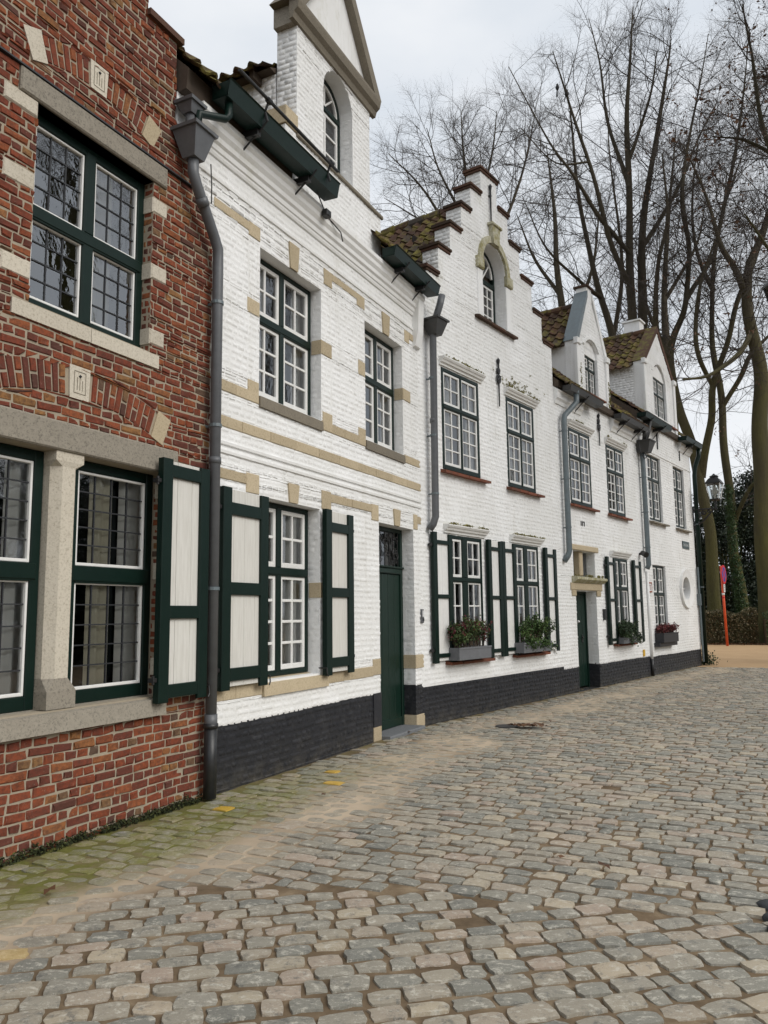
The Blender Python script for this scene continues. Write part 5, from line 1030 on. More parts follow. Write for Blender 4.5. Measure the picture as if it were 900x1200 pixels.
TREES = {
 'A': ((13.71, 42.5, 0), [[(13.71, 42.5, -0.1, 0.496), (14.09, 42.5, 8.82, 0.4), (14.32, 42.5, 13.12, 0.336), (14.58, 42.5, 17.04, 0.288), (14.7, 42.3, 21.46, 0.224), (15.36, 42.0, 26.42, 0.152), (16.25, 41.6, 30.85, 0.1), (16.78, 41.5, 33.95, 0.04)], [(14.19, 42.5, 10.72, 0.32), (13.89, 42.2, 14.01, 0.288), (13.86, 42.0, 17.36, 0.256), (13.94, 41.8, 22.75, 0.2), (13.92, 41.3, 28.07, 0.15), (14.21, 41.0, 32.54, 0.08), (14.57, 41.0, 35.83, 0.03)], [(13.96, 42.0, 19.08, 0.152), (12.67, 41.3, 22.01, 0.14), (11.55, 40.8, 26.26, 0.1), (10.39, 40.4, 29.97, 0.06), (9.64, 40.0, 32.35, 0.025)], [(13.91, 41.8, 21.24, 0.128), (11.94, 41.0, 23.36, 0.12), (10.34, 40.2, 25.41, 0.08), (9.07, 40.0, 27.29, 0.05), (7.09, 39.6, 31.16, 0.02)], [(14.73, 42.3, 21.97, 0.15), (17.02, 43.0, 25.41, 0.1), (18.67, 43.5, 28.89, 0.06), (20.34, 44.0, 31.94, 0.03)], [(13.93, 41.5, 25.12, 0.14), (13.18, 42.3, 29.78, 0.09), (13.02, 42.8, 33.92, 0.05), (12.59, 43.0, 36.75, 0.02)], [(13.92, 41.4, 26.59, 0.11), (14.94, 40.5, 29.57, 0.07), (15.39, 40.0, 32.28, 0.03)], [(11.55, 40.8, 26.26, 0.07), (9.52, 40.2, 25.92, 0.04), (7.66, 39.8, 27.68, 0.02)]]),
 'B': ((13.45, 46.0, 0), [[(13.45, 46.0, -0.1, 0.383), (13.73, 46.0, 9.43, 0.306), (14.04, 46.0, 15.67, 0.246), (13.94, 46.0, 17.8, 0.23), (13.3, 45.8, 20.69, 0.187), (12.54, 45.5, 23.83, 0.145), (12.02, 45.2, 27.81, 0.11), (11.74, 45.0, 32.18, 0.05)], [(13.39, 45.8, 20.42, 0.15), (11.89, 45.0, 21.17, 0.1), (9.78, 44.3, 23.01, 0.06), (8.42, 44.0, 26.08, 0.02)], [(13.94, 46.0, 17.8, 0.136), (14.81, 46.6, 21.28, 0.13), (15.03, 47.0, 25.38, 0.09), (14.76, 47.3, 30.17, 0.05), (14.83, 47.5, 33.84, 0.02)]]),
 'C': ((17.0, 41.0, 0), [[(17.0, 41.0, -0.1, 0.379), (17.0, 41.0, 4.48, 0.306), (16.82, 41.0, 7.17, 0.275), (16.37, 41.0, 9.9, 0.257), (15.83, 41.0, 12.22, 0.245), (15.35, 40.8, 14.51, 0.208), (15.6, 40.6, 16.09, 0.184), (16.22, 40.4, 17.91, 0.147), (16.53, 40.2, 20.45, 0.13), (16.26, 40.0, 23.25, 0.12), (16.66, 39.8, 26.57, 0.08), (17.57, 39.6, 30.42, 0.04), (18.06, 39.5, 32.88, 0.02)], [(16.73, 41.0, 8.53, 0.22), (17.1, 40.4, 11.13, 0.19), (17.16, 39.8, 13.03, 0.172), (17.77, 39.2, 15.33, 0.134), (18.35, 38.8, 17.45, 0.13), (19.2, 38.5, 19.61, 0.13), (20.13, 38.2, 22.22, 0.08), (20.74, 38.0, 25.85, 0.03)], [(15.41, 40.8, 14.75, 0.144), (14.49, 40.2, 16.67, 0.15), (14.71, 39.8, 19.8, 0.11), (15.25, 39.6, 22.57, 0.08), (15.14, 39.5, 25.91, 0.04)], [(16.33, 40.4, 18.14, 0.14), (18.12, 41.0, 20.81, 0.1), (19.25, 41.5, 24.04, 0.07), (20.66, 42.0, 27.39, 0.03)], [(17.16, 39.8, 13.03, 0.115), (16.06, 39.0, 15.28, 0.12), (16.4, 38.6, 18.31, 0.08), (17.53, 38.4, 21.43, 0.05), (17.98, 38.3, 24.18, 0.02)]]),
 'D': ((19.4, 43.0, 0), [[(19.4, 43.0, -0.1, 0.359), (19.25, 43.0, 2.29, 0.316), (19.07, 43.0, 5.07, 0.256), (19.04, 43.0, 7.89, 0.228), (18.93, 43.0, 11.25, 0.207), (18.89, 43.0, 14.19, 0.18), (18.74, 43.2, 17.25, 0.147), (19.16, 43.4, 20.89, 0.12), (19.99, 43.6, 24.64, 0.128), (21.14, 43.8, 28.5, 0.1), (22.06, 44.0, 33.03, 0.05), (22.61, 44.0, 36.41, 0.02)], [(18.94, 43.0, 12.71, 0.131), (19.84, 42.4, 14.48, 0.136), (20.51, 42.0, 15.81, 0.12), (21.46, 41.8, 16.7, 0.07)], [(19.05, 43.3, 19.82, 0.15), (18.48, 44.0, 22.75, 0.1), (18.77, 44.5, 26.77, 0.06), (19.64, 45.0, 30.94, 0.02)], [(19.27, 43.0, 6.47, 0.12), (19.77, 42.0, 8.2, 0.1), (20.7, 41.5, 8.47, 0.06)]]),
 'E': ((18.61, 38.5, 0), [[(18.61, 38.5, -0.1, 0.596), (18.58, 38.5, 3.02, 0.497), (18.66, 38.5, 6.37, 0.431), (18.74, 38.5, 9.79, 0.397), (18.96, 38.4, 12.81, 0.348), (18.63, 38.2, 15.41, 0.29), (18.33, 38.0, 17.35, 0.248), (18.65, 37.9, 18.88, 0.215), (19.24, 37.8, 20.41, 0.182), (19.81, 37.6, 21.9, 0.144), (20.44, 37.5, 25.07, 0.1), (20.89, 37.4, 28.76, 0.03)], [(18.33, 38.0, 17.35, 0.166), (17.57, 37.6, 18.75, 0.15), (16.84, 37.3, 19.96, 0.11), (16.19, 37.0, 22.29, 0.07), (15.15, 36.8, 24.69, 0.03)], [(18.63, 38.2, 15.41, 0.144), (17.23, 37.4, 13.83, 0.12), (15.66, 36.8, 12.8, 0.08), (14.26, 36.4, 12.49, 0.04)]]),
 'F': ((7.12, 60.0, 0), [[(7.12, 60.0, -0.1, 0.5), (7.38, 60.0, 15.98, 0.4), (7.43, 60.0, 27.8, 0.3), (7.29, 60.0, 32.84, 0.22), (6.92, 60.0, 37.25, 0.12), (6.7, 60.0, 42.49, 0.03)], [(7.47, 60.0, 27.09, 0.2), (5.0, 59.0, 32.35, 0.13), (3.01, 58.6, 35.38, 0.08), (0.68, 58.3, 37.76, 0.03)], [(7.43, 60.0, 27.8, 0.2), (10.42, 60.5, 33.8, 0.13), (11.99, 61.0, 38.53, 0.08), (13.07, 61.0, 43.09, 0.03)], [(7.33, 60.0, 32.11, 0.15), (9.17, 61.0, 38.57, 0.09), (9.85, 61.3, 43.33, 0.03)], [(7.13, 60.0, 32.12, 0.14), (4.89, 60.6, 37.63, 0.08), (3.93, 61.0, 41.67, 0.03)], [(6.01, 59.4, 30.75, 0.1), (2.31, 59.0, 33.1, 0.06), (0.3, 58.8, 34.31, 0.02)]]),
 'G': ((12.31, 55.0, 0), [[(12.31, 55.0, -0.1, 0.5), (12.96, 55.0, 14.71, 0.38), (13.15, 55.0, 22.3, 0.29), (12.86, 55.0, 27.51, 0.2), (12.8, 55.0, 32.17, 0.12), (12.45, 55.0, 36.24, 0.03)], [(13.12, 55.0, 21.65, 0.2), (14.99, 54.4, 25.25, 0.13), (15.67, 54.0, 28.95, 0.07), (16.09, 53.8, 32.44, 0.02)], [(13.11, 55.0, 24.24, 0.16), (11.32, 55.7, 27.86, 0.1), (10.22, 56.0, 31.39, 0.03)]]),
 'H': ((19.0, 52.0, 0), [[(19.0, 52.0, -0.1, 0.5), (19.4, 52.0, 10.41, 0.4), (19.53, 52.0, 17.46, 0.3), (19.47, 52.0, 23.53, 0.2), (20.25, 52.0, 29.76, 0.12), (21.01, 52.0, 35.53, 0.03)], [(19.54, 52.0, 18.66, 0.18), (18.26, 52.5, 23.13, 0.1), (17.97, 52.8, 27.03, 0.03)], [(19.55, 52.0, 22.91, 0.15), (21.58, 51.4, 26.31, 0.09), (22.5, 51.2, 29.92, 0.02)]]),
 'I': ((13.73, 24.0, 0), [[(13.73, 24.0, -0.1, 0.4), (14.14, 24.0, 9.41, 0.3), (14.01, 24.0, 12.8, 0.24), (13.98, 24.0, 15.71, 0.18), (14.08, 24.0, 18.72, 0.1), (14.19, 24.0, 21.81, 0.05)], [(14.05, 24.0, 12.51, 0.14), (12.79, 23.2, 14.54, 0.1), (11.83, 22.6, 16.31, 0.07), (11.42, 22.2, 18.59, 0.04), (11.17, 22.0, 20.01, 0.02)], [(14.1, 24.0, 14.54, 0.12), (13.36, 24.6, 16.38, 0.08), (12.43, 24.9, 17.35, 0.05), (11.33, 25.0, 17.58, 0.02)], [(14.04, 24.0, 10.53, 0.12), (12.8, 23.4, 11.69, 0.08), (11.93, 23.1, 12.68, 0.05), (11.18, 22.9, 13.69, 0.02)], [(14.0, 24.0, 16.01, 0.1), (13.43, 24.3, 19.25, 0.06), (13.34, 24.4, 21.21, 0.03)]]),
}

# ============================================================ trees in the park beyond the houses
G0 = 'bare trees beyond the houses'
tree('beech_tree', 'tallest bare twin-stemmed tree rising behind the dormers, two birds in it', *TREES['A'], 1, n1=20, L1=5.0, n2=7, n3=6, tstart=.42, L3=1.15)
tree('beech_tree', 'thin leaning bare tree seen just left of the tall twin-stemmed one', *TREES['B'], 2, n1=13, L1=4.0, n2=7, n3=6, tstart=.4)
tree('beech_tree', 'mossy forked tree with a swerving trunk right behind the wall lantern', *TREES['C'], 3, n1=23, L1=4.6, n2=8, n3=6, tstart=.45, pods=120)
tree('beech_tree', 'straight mossy tree with ivy, between the lantern and the rightmost trunk', *TREES['D'], 4, n1=22, L1=4.6, n2=8, n3=6, tstart=.45, pods=120)
tree('beech_tree', 'thickest mossy trunk at the right edge, behind the low hedge', *TREES['E'], 5, n1=22, L1=4.6, n2=8, n3=6, tstart=.45, pods=110)
tF = tree('beech_tree', 'far bare tree whose spreading crown shows left of the stepped gable', *TREES['F'], 6, n1=26, L1=5.6, n2=7, n3=6, tstart=.5, L2=2.8, L3=1.4, sub=.016)
tG = tree('beech_tree', 'bare tree showing low between the stepped gable and the narrow dormer', *TREES['G'], 7, n1=17, L1=4.8, n2=7, n3=6, tstart=.5, L2=2.6, L3=1.3, sub=.014)
tree('beech_tree', 'slim bare tree behind the broad dormer of the corner house', *TREES['H'], 8, n1=14, L1=4.4, n2=7, n3=6, tstart=.4, L2=2.5, L3=1.2, sub=.014)
tree('plane_tree', 'nearer bare tree reaching in from the right with clumps of withered leaves', *TREES['I'], 9, n1=36, L1=3.1, n2=8, L2=1.4, n3=6, L3=.7, tstart=.4, pods=170, sub=.009)
def copy_tree(src, loc, rz, label, sc=1.):
    r_ = src.copy(); COL.objects.link(r_); r_.location = loc; r_.rotation_euler = (0, 0, rz); r_.scale = (sc, sc, sc); r_['label'] = label; r_['group'] = 'bare trees across the street'
    for c_ in list(src.children): k = c_.copy(); COL.objects.link(k); k.parent = r_
    return r_
for i, (x, y, s_, a) in enumerate(((12.6, 9.8, .6, 1.), (15.5, 13., .65, 2.2), (13., 3., .6, 4.), (18.8, 22.5, .66, 5.), (22, 8, .8, .4), (15, 17.5, .55, 3.1))):
    copy_tree((tF, tG)[i % 2], (x, y, -.1), a, ('bare tree across the street mirrored in the brick house windows', 'bare tree across the street mirrored in the tan banded house', 'bare tree across the street behind the viewpoint', 'bare tree across the street by the sandy path', 'bare tree set back across the street', 'bare tree across the street mirrored in the stepped gable house')[i], s_)
# ivy up the straight trunk
q = smooth_line(TREES['D'][1][0], 90)[:34]; rg = np.random.default_rng(8); k = rg.integers(0, 26, 2600); an = rg.normal(3.9, .75, 2600)
P = q[k, :3]+np.stack([np.cos(an), np.sin(an), np.zeros(2600)], -1)*(q[k, 3]+rg.uniform(.0, .08, 2600))[:, None]; P[:, 2] += rg.uniform(-.2, .25, 2600)
iv = leaf_mesh('ivy', P, np.stack([np.cos(an), np.sin(an), rg.normal(0, .5, 2600)], -1), .13, 'ivy', seed=9); iv['kind'] = 'stuff'; tag(iv, 'dark green ivy climbing the straight mossy trunk by the road sign', 'ivy')
# evergreens behind the hedge
def evergreen(name, label, base, rx, ry, h, nl, per, seed, size=.17, mat='evergreen', group='evergreens behind the hedge'):
    rg = np.random.default_rng(seed); t_ = thing(name, label, 'shrub', base, 0, group)
    th, zz = rg.uniform(0, 2*np.pi, nl), rg.beta(1.2, 1.2, nl); rr = np.sqrt(np.clip(1-(zz*1.02-.35)**2/.48, .05, 1))*rg.uniform(.45, 1., nl)
    Cn = np.stack([np.cos(th)*rx*rr, np.sin(th)*ry*rr, zz*h], -1); P = np.repeat(Cn, per, 0)+rg.normal(size=(nl*per, 3))*np.array([.34, .34, .24])*(rx/2.4); P[:, 2] = np.clip(P[:, 2], .03, None)
    rv = np.clip(np.repeat(rg.random(nl), per)*.55+rg.random(nl*per)*.5, 0, 1)
    f_ = leaf_mesh('foliage', P, rg.normal(size=P.shape)+np.array([0, 0, .6]), size, mat, t_, rv, seed); f_['kind'] = 'stuff'
    st = [(np.array([[0, 0, 0], c_*.5+np.array([0, 0, .2]), c_]), np.array([.09, .05, .02])) for c_ in Cn[:40]]; tubes_np(st, 'bark', 'stems', t_, 5); return t_
ev = [(17.2, 47.5, 2.5, 7.0, 'dark evergreen showing between the corner downpipe and the forked trunk'), (20.2, 46.5, 2.7, 8.8, 'tall dark evergreen between the two mossy trunks behind the hedge'), (22.8, 46.8, 2.9, 9.8, 'tallest dark evergreen, left of the thick trunk at the right edge'), (26., 44.5, 2.6, 7.2, 'dark evergreen partly hidden by the thick right-hand trunk')]
evs = [evergreen('evergreen_shrub', l_, (x, y, -.05), r_, 2.2, h_, 190, 150, 30+i) for i, (x, y, r_, h_, l_) in enumerate(ev)]
EV = ('opposite the far end of the brick house wall', 'opposite the brick house windows', 'opposite the downpipe of the brick house', 'opposite the tan banded house door', 'opposite the stepped gable flower boxes', 'opposite the twin stone light', 'opposite the oval window', 'beside the sandy path')
for i, l_ in enumerate(EV):
    c_ = copy_tree(evs[i % 3], (21.5+(i % 2)*1.2+i*.55, -1+3.3*i, -.05), i*1.3, 'dark evergreen across the street, '+l_, .84+.05*(i % 3)); c_['group'] = 'evergreens across the street'
c_ = copy_tree(evs[1], (14.5, 49.5, -.05), .7, 'evergreen hidden behind the corner house', 1.); c_['group'] = 'evergreens across the street'
def moss(parent, name, pts, mat, size, seed, jit):
    rg = np.random.default_rng(seed); P = np.repeat(np.array(pts), 9, 0); P = P+rg.normal(size=P.shape)*np.array(jit); o_ = leaf_mesh(name, P, rg.normal(size=P.shape)+np.array([0, -.4, .8]), size, mat, parent, None, seed); o_['kind'] = 'stuff'; return o_
rg = random.Random(77)
def clumps(ua, ub, z, o, n):
    c_ = [rg.uniform(ua, ub) for _ in range(max(2, n//9))]; return [(min(ub, max(ua, rg.choice(c_)+rg.gauss(0, .07))), -o+rg.uniform(0, .05), z+rg.uniform(-.008, .012)) for _ in range(n)]
pts = []
for (a, b, z_, n_) in ((.66, 2.0, 5.68, 70), (2.88, 4.16, 5.68, 75), (.69, 1.97, 2.99, 60), (2.91, 4.15, 2.99, 55)): pts += clumps(a, b, z_, .115, n_)
for _ in range(60): u_ = rg.gauss(3.4, .45); pts.append((u_, -.012, 5.72+abs(rg.gauss(0, .12))))
moss(hb_, 'moss', pts, 'moss_leaf', .028, 1, (.018, .008, .010))
pts = []
for (a, b, z_, n_) in ((5.70, 7.02, 5.64, 25), (7.88, 9.16, 5.64, 30), (5.64, 7.28, 2.35, 45)): pts += [(q[0]-BW, q[1], q[2]) for q in clumps(a, b, z_, .115, n_)]
for _ in range(120): pts.append((rg.choice((8.2, 8.24, 6.5))-BW+rg.gauss(0, .03), -.052, 6.3+rg.random()**2*.8))
moss(hc, 'moss', pts, 'moss_leaf', .028, 2, (.018, .006, .012))
pts = [(rg.uniform(-8.5, -4.95)+7., -.012-abs(rg.gauss(0, .03)), abs(rg.gauss(0, .022))+.004) for _ in range(520)]; moss(bh, 'moss', pts, 'moss_dark', .024, 3, (.02, .012, .008))
# hedges
def hedge(name, label, pa, pb, wd, h, n, seed, mat):
    rg = np.random.default_rng(seed); pa, pb = np.array(pa), np.array(pb); ln = np.linalg.norm(pb-pa); d = (pb-pa)/ln; nn = np.array([d[1], -d[0]])
    a, b, c_ = rg.uniform(0, ln, n), rg.uniform(-wd/2, wd/2, n), rg.uniform(.02, 1, n)**.8*h; face_ = rg.random(n); b = np.where(face_ < .55, wd/2*rg.uniform(.8, 1.12, n), np.where(face_ < .65, -wd/2*rg.uniform(.8, 1.1, n), b)); c_ = np.where(face_ > .75, h*rg.uniform(.92, 1.05, n), c_)
    c_ = c_*(1+.06*np.sin(a*2.1)+.05*np.sin(a*5.3+1)); P = np.stack([d[0]*a+nn[0]*b, d[1]*a+nn[1]*b, c_], -1)
    nx_, ny_ = nn*wd*.36; e1 = np.array([0, 0]); e2 = d*ln; z_ = h*.86
    ev_ = [(e1[0]+nx_, e1[1]+ny_, 0), (e2[0]+nx_, e2[1]+ny_, 0), (e2[0]-nx_, e2[1]-ny_, 0), (e1[0]-nx_, e1[1]-ny_, 0)]; ev_ += [(x, y, z_) for x, y, _ in ev_]
    o_ = leaf_mesh(name, P, rg.normal(size=P.shape), .10, mat, None, None, seed, (pa[0], pa[1], 0), (ev_, [(3, 2, 1, 0), (4, 5, 6, 7), (0, 1, 5, 4), (1, 2, 6, 5), (2, 3, 7, 6), (3, 0, 4, 7)], 'soil'))
    return tag(o_, label, 'hedge', 'hedges beyond the sandy path')
hedge('hedge', 'brownish leafy hedge behind the red and orange road sign', (11.5, 39.6), (17.45, 37.45), .9, 1.55, 15000, 50, 'hedge_leaf')
hedge('hedge', 'darker green clipped hedge at the right edge beyond the path', (17.55, 36.95), (25., 35.0), .9, 1.36, 15000, 51, 'hedge_dark')

# ============================================================ things on and by the houses
def on_wall(name, label, cat, a, u, o, z, group=None): return thing(name, label, cat, W(a, u, o, z), math.pi/2-a, group)
def flower_box(label, a, u0_, u1_, z_, o0, o1, h, box_mat, mat, top, spread, n, seed, spill=0., flowers=None, name='flower_box'):
    uc = (u0_+u1_)/2; t_ = on_wall(name, label, 'flower box', a, uc, 0, z_, 'flower boxes on the window sills'); hw = (u1_-u0_)/2; mb = MB(); w_ = .018
    mb.box(-hw, hw, 0, h, o1-w_, o1, box_mat, bev=.005); mb.box(-hw, hw, 0, h, o0, o0+w_, box_mat, bev=.005); mb.box(-hw, -hw+w_, .001, h-.001, o0+w_, o1-w_, box_mat); mb.box(hw-w_, hw, .001, h-.001, o0+w_, o1-w_, box_mat); mb.box(-hw+w_, hw-w_, .001, .02, o0+w_, o1-w_, box_mat)
    mb.box(-hw-.006, hw+.006, h-.03, h+.001, o1-w_+.003, o1+.007, box_mat, bev=.004); bx = mb.build('trough', t_)
    sb = MB(); sb.box(-hw+w_+.001, hw-w_-.001, .02, h-.03, o0+w_+.001, o1-w_-.001, 'soil'); sb.build('soil', t_)
    rg = np.random.default_rng(seed); oc = (o0+o1)/2; nst = int(46*hw/.5); stems, P, N_, rv = [], [], [], []
    for i in range(nst):
        u_ = rg.uniform(-hw*.92, hw*.92); tip = np.array([u_*spread+rg.normal(0, .07), -(oc+rg.normal(.03, .10)), h+top*rg.uniform(.45, 1.)*(1-.35*(u_/hw)**2)])
        if spill and rg.random() < .28: tip = np.array([u_*1.1+(.1 if u_ > 0 else -.02), -(o1+rg.uniform(.02, .12)), h-rg.uniform(-.05, spill)])
        b_ = np.array([u_, -oc, h-.04]); mid_ = (b_+tip)/2+np.array([0, 0, .06]); L_ = smooth_line([b_, mid_, tip], 7); stems.append((L_, np.linspace(.006, .003, 7))); kk = n//nst; cl = rg.random()
        s_ = rg.uniform(.2, 1., kk)**.7*6; j = np.clip(s_.astype(int), 0, 5); P.append(L_[j]+(L_[j+1]-L_[j])*(s_-j)[:, None]+rg.normal(size=(kk, 3))*.035); rv.append(np.clip(cl*.6+rg.random(kk)*.45, 0, 1))
    P = np.concatenate(P); rv = np.concatenate(rv); P[:, 1] = np.minimum(P[:, 1], -.02); f_ = leaf_mesh('foliage', P, rg.normal(size=P.shape)+np.array([0, -.5, .7]), .05, mat, t_, rv, seed); f_['kind'] = 'stuff'
    tubes_np(stems, 'brown_wood', 'stems', t_, 4)
    if flowers:
        k = rg.integers(0, len(P), flowers); Q = np.repeat(P[k], 6, 0)+rg.normal(size=(flowers*6, 3))*.016+np.array([0, -.02, .03]); g_ = leaf_mesh('flowers', Q, rg.normal(size=Q.shape)+np.array([0, -.6, .5]), .034, 'red_flower', t_, None, seed); g_['kind'] = 'stuff'
    return t_
flower_box('grey trough of bushy reddish and green leaves under the first sash window', AB, .66, 1.66, .895, .02, .25, .19, 'planter_grey', 'mixed_leaf', .46, 1.13, 2600, 60, flowers=40)
flower_box('grey trough of taller fresh green leaves between the striped shutters', AB, 2.84, 3.98, .905, .02, .25, .18, 'planter_grey', 'green_leaf', .50, 1.14, 2100, 61, spill=.16)
flower_box('flower box hidden by dark trailing leaves, right of the far green door', AB, 7.92, 8.98, .88, .02, .22, .14, 'planter_grey', 'dark_leaf', .42, 1.18, 2400, 62, spill=.22)
flower_box('black flower box of dark red plants under the oval-window house sill', AB, 10.78, 12.05, .802, .02, .24, .24, 'planter_black', 'red_flower', .20, 1.03, 1500, 63, flowers=60)
sg = on_wall('street_sign', 'small dark green street name plate near the oval window', 'street sign', AB, 14.1, .008, 3.39)
mb = MB(); mb.box(-.34, .34, 0, .22, .004, .016, 'sign_green', bev=.004); mb.build('plate', sg); mb = MB(); rg = random.Random(4); x = -.25
while x < .24:
    w_ = rg.uniform(.022, .04); mb.box(x, x+.010, .075, .15, .016, .0175, 'white_plain'); mb.box(x+.010, x+w_, rg.choice((.075, .105, .138)), 0, .016, .0172, 'white_plain') if False else None; z_ = rg.choice((.075, .106, .138)); mb.box(x+.010, x+w_, z_, z_+.012, .016, .0175, 'white_plain'); x += w_+.018
mb.build('lettering', sg)
sg = on_wall('house_plaque', 'small white plaque with a brownish red frame beside the thin waste pipe', 'plaque', AB, 10.60, .008, 2.08)
mb = MB(); mb.box(-.13, .13, 0, .25, .002, .010, 'white_plain'); mb.build('plate', sg); mb = MB(); mb.box(-.14, .14, .22, .255, .010, .016, 'plaque_red'); mb.box(-.14, .14, -.005, .03, .010, .016, 'plaque_red'); mb.box(-.14, -.115, .03, .22, .010, .015, 'plaque_red'); mb.box(.115, .14, .03, .22, .010, .015, 'plaque_red'); mb.build('frame', sg)
mb = MB(); mb.box(-.05, .05, .165, .18, .010, .013, 'plaque_red'); mb.box(-.011, .011, .06, .165, .010, .013, 'plaque_red'); mb.build('symbol', sg)
sg = on_wall('marker_plate', 'small yellow marker on the wall below the trailing flower box', 'marker', AB, 9.84, .006, .51); mb = MB(); mb.box(-.05, .05, 0, .16, .002, .03, 'yellow_paint', bev=.008); mb.build('plate', sg)

# lantern on its scrolled wall bracket at the corner
def lantern_head(parent, c, s_=1., mt='iron', bars='iron'):
    x, y, z = c; mb = MB(); A4 = math.pi/4
    mb.lathe((x, y, z), [(.03*s_, -.1*s_), (.05*s_, -.04*s_), (.16*s_, -.02*s_), (.19*s_, 0), (.19*s_, .025*s_)], mt, 4, ang0=A4)
    for k in range(4):
        a = A4+k*math.pi/2; mb.tube([(x+.19*s_*math.cos(a), y+.19*s_*math.sin(a), z+.02*s_), (x+.30*s_*math.cos(a), y+.30*s_*math.sin(a), z+.52*s_)], .014*s_, bars, 6)
    mb.build('frame', parent)
    gb = MB(); P = lambda r_, k, zz: (x+r_*s_*math.cos(A4+k*math.pi/2), y+r_*s_*math.sin(A4+k*math.pi/2), z+zz*s_)
    for k in range(4): gb.face([P(.185, k, .03), P(.185, k+1, .03), P(.293, k+1, .515), P(.293, k, .515)], 'lantern_glass')
    gb.build('pane', parent)
    rb = MB(); rb.lathe((x, y, z), [(.33*s_, .515*s_), (.335*s_, .55*s_), (.22*s_, .68*s_), (.14*s_, .73*s_)], mt, 4, ang0=A4); rb.lathe((x, y, z), [(.12*s_, .70*s_), (.13*s_, .75*s_), (.15*s_, .77*s_), (.05*s_, .82*s_), (.02*s_, .86*s_)], mt, 10); rb.build('lantern_roof', parent)
    ib = MB(); ib.lathe((x, y, z), [(.035*s_, .02*s_), (.03*s_, .14*s_), (.075*s_, .2*s_), (.09*s_, .30*s_), (.05*s_, .38*s_), (.03*s_, .51*s_)], 'lamp_inside', 10); ib.build('lamp', parent)
wl = on_wall('wall_lantern', 'black glazed lantern on a scrolled iron bracket at the end of the row', 'lantern', AB, 15.12, .0, 4.0)
mb = MB(); mb.box(-.03, .03, .05, .75, .0, .03, 'iron', bev=.005); mb.tube([(0, 0, .64), (0, -.72, .64)], .026, 'iron', 6); mb.tube([(0, -.03, .12), (0, -.3, .28), (0, -.62, .62)], .024, 'iron', 6)
for (oc, zc, r_, t0, t1) in ((.16, .48, .12, 0, 10), (.34, .54, .075, 2, 11), (.48, .57, .05, 1, 9), (.12, .24, .06, 3, 11)): mb.tube([(0, -(oc+r_*(1-(t-t0)/(t1-t0)*.75)*math.cos(t)), zc+r_*(1-(t-t0)/(t1-t0)*.75)*math.sin(t)) for t in np.linspace(t0, t1, 18)], .018, 'iron', 5)
mb.tube([(0, -.68, .60), (0, -.68, .86)], .025, 'iron', 8); mb.build('bracket', wl); lantern_head(wl, (0, -.68, .90), .92, 'iron', 'white_wood')
lamp_x, lamp_y = 6.10, 11.5
st = thing('street_lamp', 'dark lantern of a lamp post, only its roof edge showing at the right border', 'street lamp', (lamp_x, lamp_y, 0))
mb = MB(); mb.lathe((0, 0, 0), [(.14, 0), (.14, .5), (.08, .6), (.06, 3), (.045, 6.0), (.06, 6.05), (.03, 6.1)], 'iron', 10); mb.build('pole', st); lantern_head(st, (0, 0, 6.08), .85, 'dark_metal')
# road sign beyond the path
rs_ = thing('road_sign', 'round red and blue no-stopping sign on a bright orange pole by the hedge', 'road sign', (15.46, 36.2, 0), 0)
mb = MB(); mb.tube([(0, 0, -.05), (-.06, 0, 3.62)], .055, 'orange_paint', 10); mb.build('pole', rs_, True)
mb = MB(); mb.tube([(-.035, 0, 2.28), (-.037, 0, 2.38)], .062, 'white_plain', 10); mb.tube([(-.037, 0, 2.16), (-.038, 0, 2.22)], .062, 'red_paint', 10); mb.build('band', rs_, True)
ca = R(-42); cx_, cn = Vector((math.cos(ca), math.sin(ca), 0)), None
nv = Vector((.80, -.60, 0)).normalized(); tv = Vector((.60, .80, 0)); cz = Vector((-.05, -.06, 3.22)); up3 = Vector((0, 0, 1))
def disc(r_, d0, d1, mt, name, n=28):
    mb = MB(); a = [tuple(cz+nv*d1+(tv*math.cos(t)+up3*math.sin(t))*r_) for t in np.linspace(0, 2*math.pi, n+1)[:-1]]; b = [tuple(cz+nv*d0+(tv*math.cos(t)+up3*math.sin(t))*r_) for t in np.linspace(0, 2*math.pi, n+1)[:-1]]
    mb.faces(a+b, [tuple(range(n)), tuple(range(2*n-1, n-1, -1))]+[(i, n+i, n+(i+1) % n, (i+1) % n) for i in range(n)], mt); return mb.build(name, rs_)
disc(.43, .05, .075, 'red_paint', 'disc'); disc(.335, .0755, .079, 'blue_paint', 'blue_field')
for s2 in (1, -1):
    mb = MB(); dd3 = (tv*s2+up3).normalized(); pp = (tv*-s2+up3).normalized()*.04; d_1 = .0795+.001*(s2 > 0); A1 = [cz+nv*d_1+dd3*.33+pp, cz+nv*d_1+dd3*.33-pp, cz+nv*d_1-dd3*.33-pp, cz+nv*d_1-dd3*.33+pp]; mb.hexa([tuple(p) for p in A1], [tuple(p+nv*.003) for p in A1], 'red_paint'); mb.build('cross_bar', rs_)
mb = MB(); q0 = Vector((-.04, -.04, 2.42)); A1 = [q0+tv*.13+nv*.05, q0-tv*.13+nv*.05, q0-tv*.13+nv*.06, q0+tv*.13+nv*.06]; mb.hexa([tuple(p) for p in A1], [tuple(p+up3*.36) for p in A1], 'white_plain'); pl_ = mb.build('plate', rs_)
mb = MB()
for k in range(4): q1 = q0+nv*.061+up3*(.05+k*.075); A1 = [q1+tv*.09, q1-tv*.08, q1-tv*.08+nv*.002, q1+tv*.09+nv*.002]; mb.hexa([tuple(p) for p in A1], [tuple(p+up3*.025) for p in A1], 'lead')
mb.build('lettering', pl_)
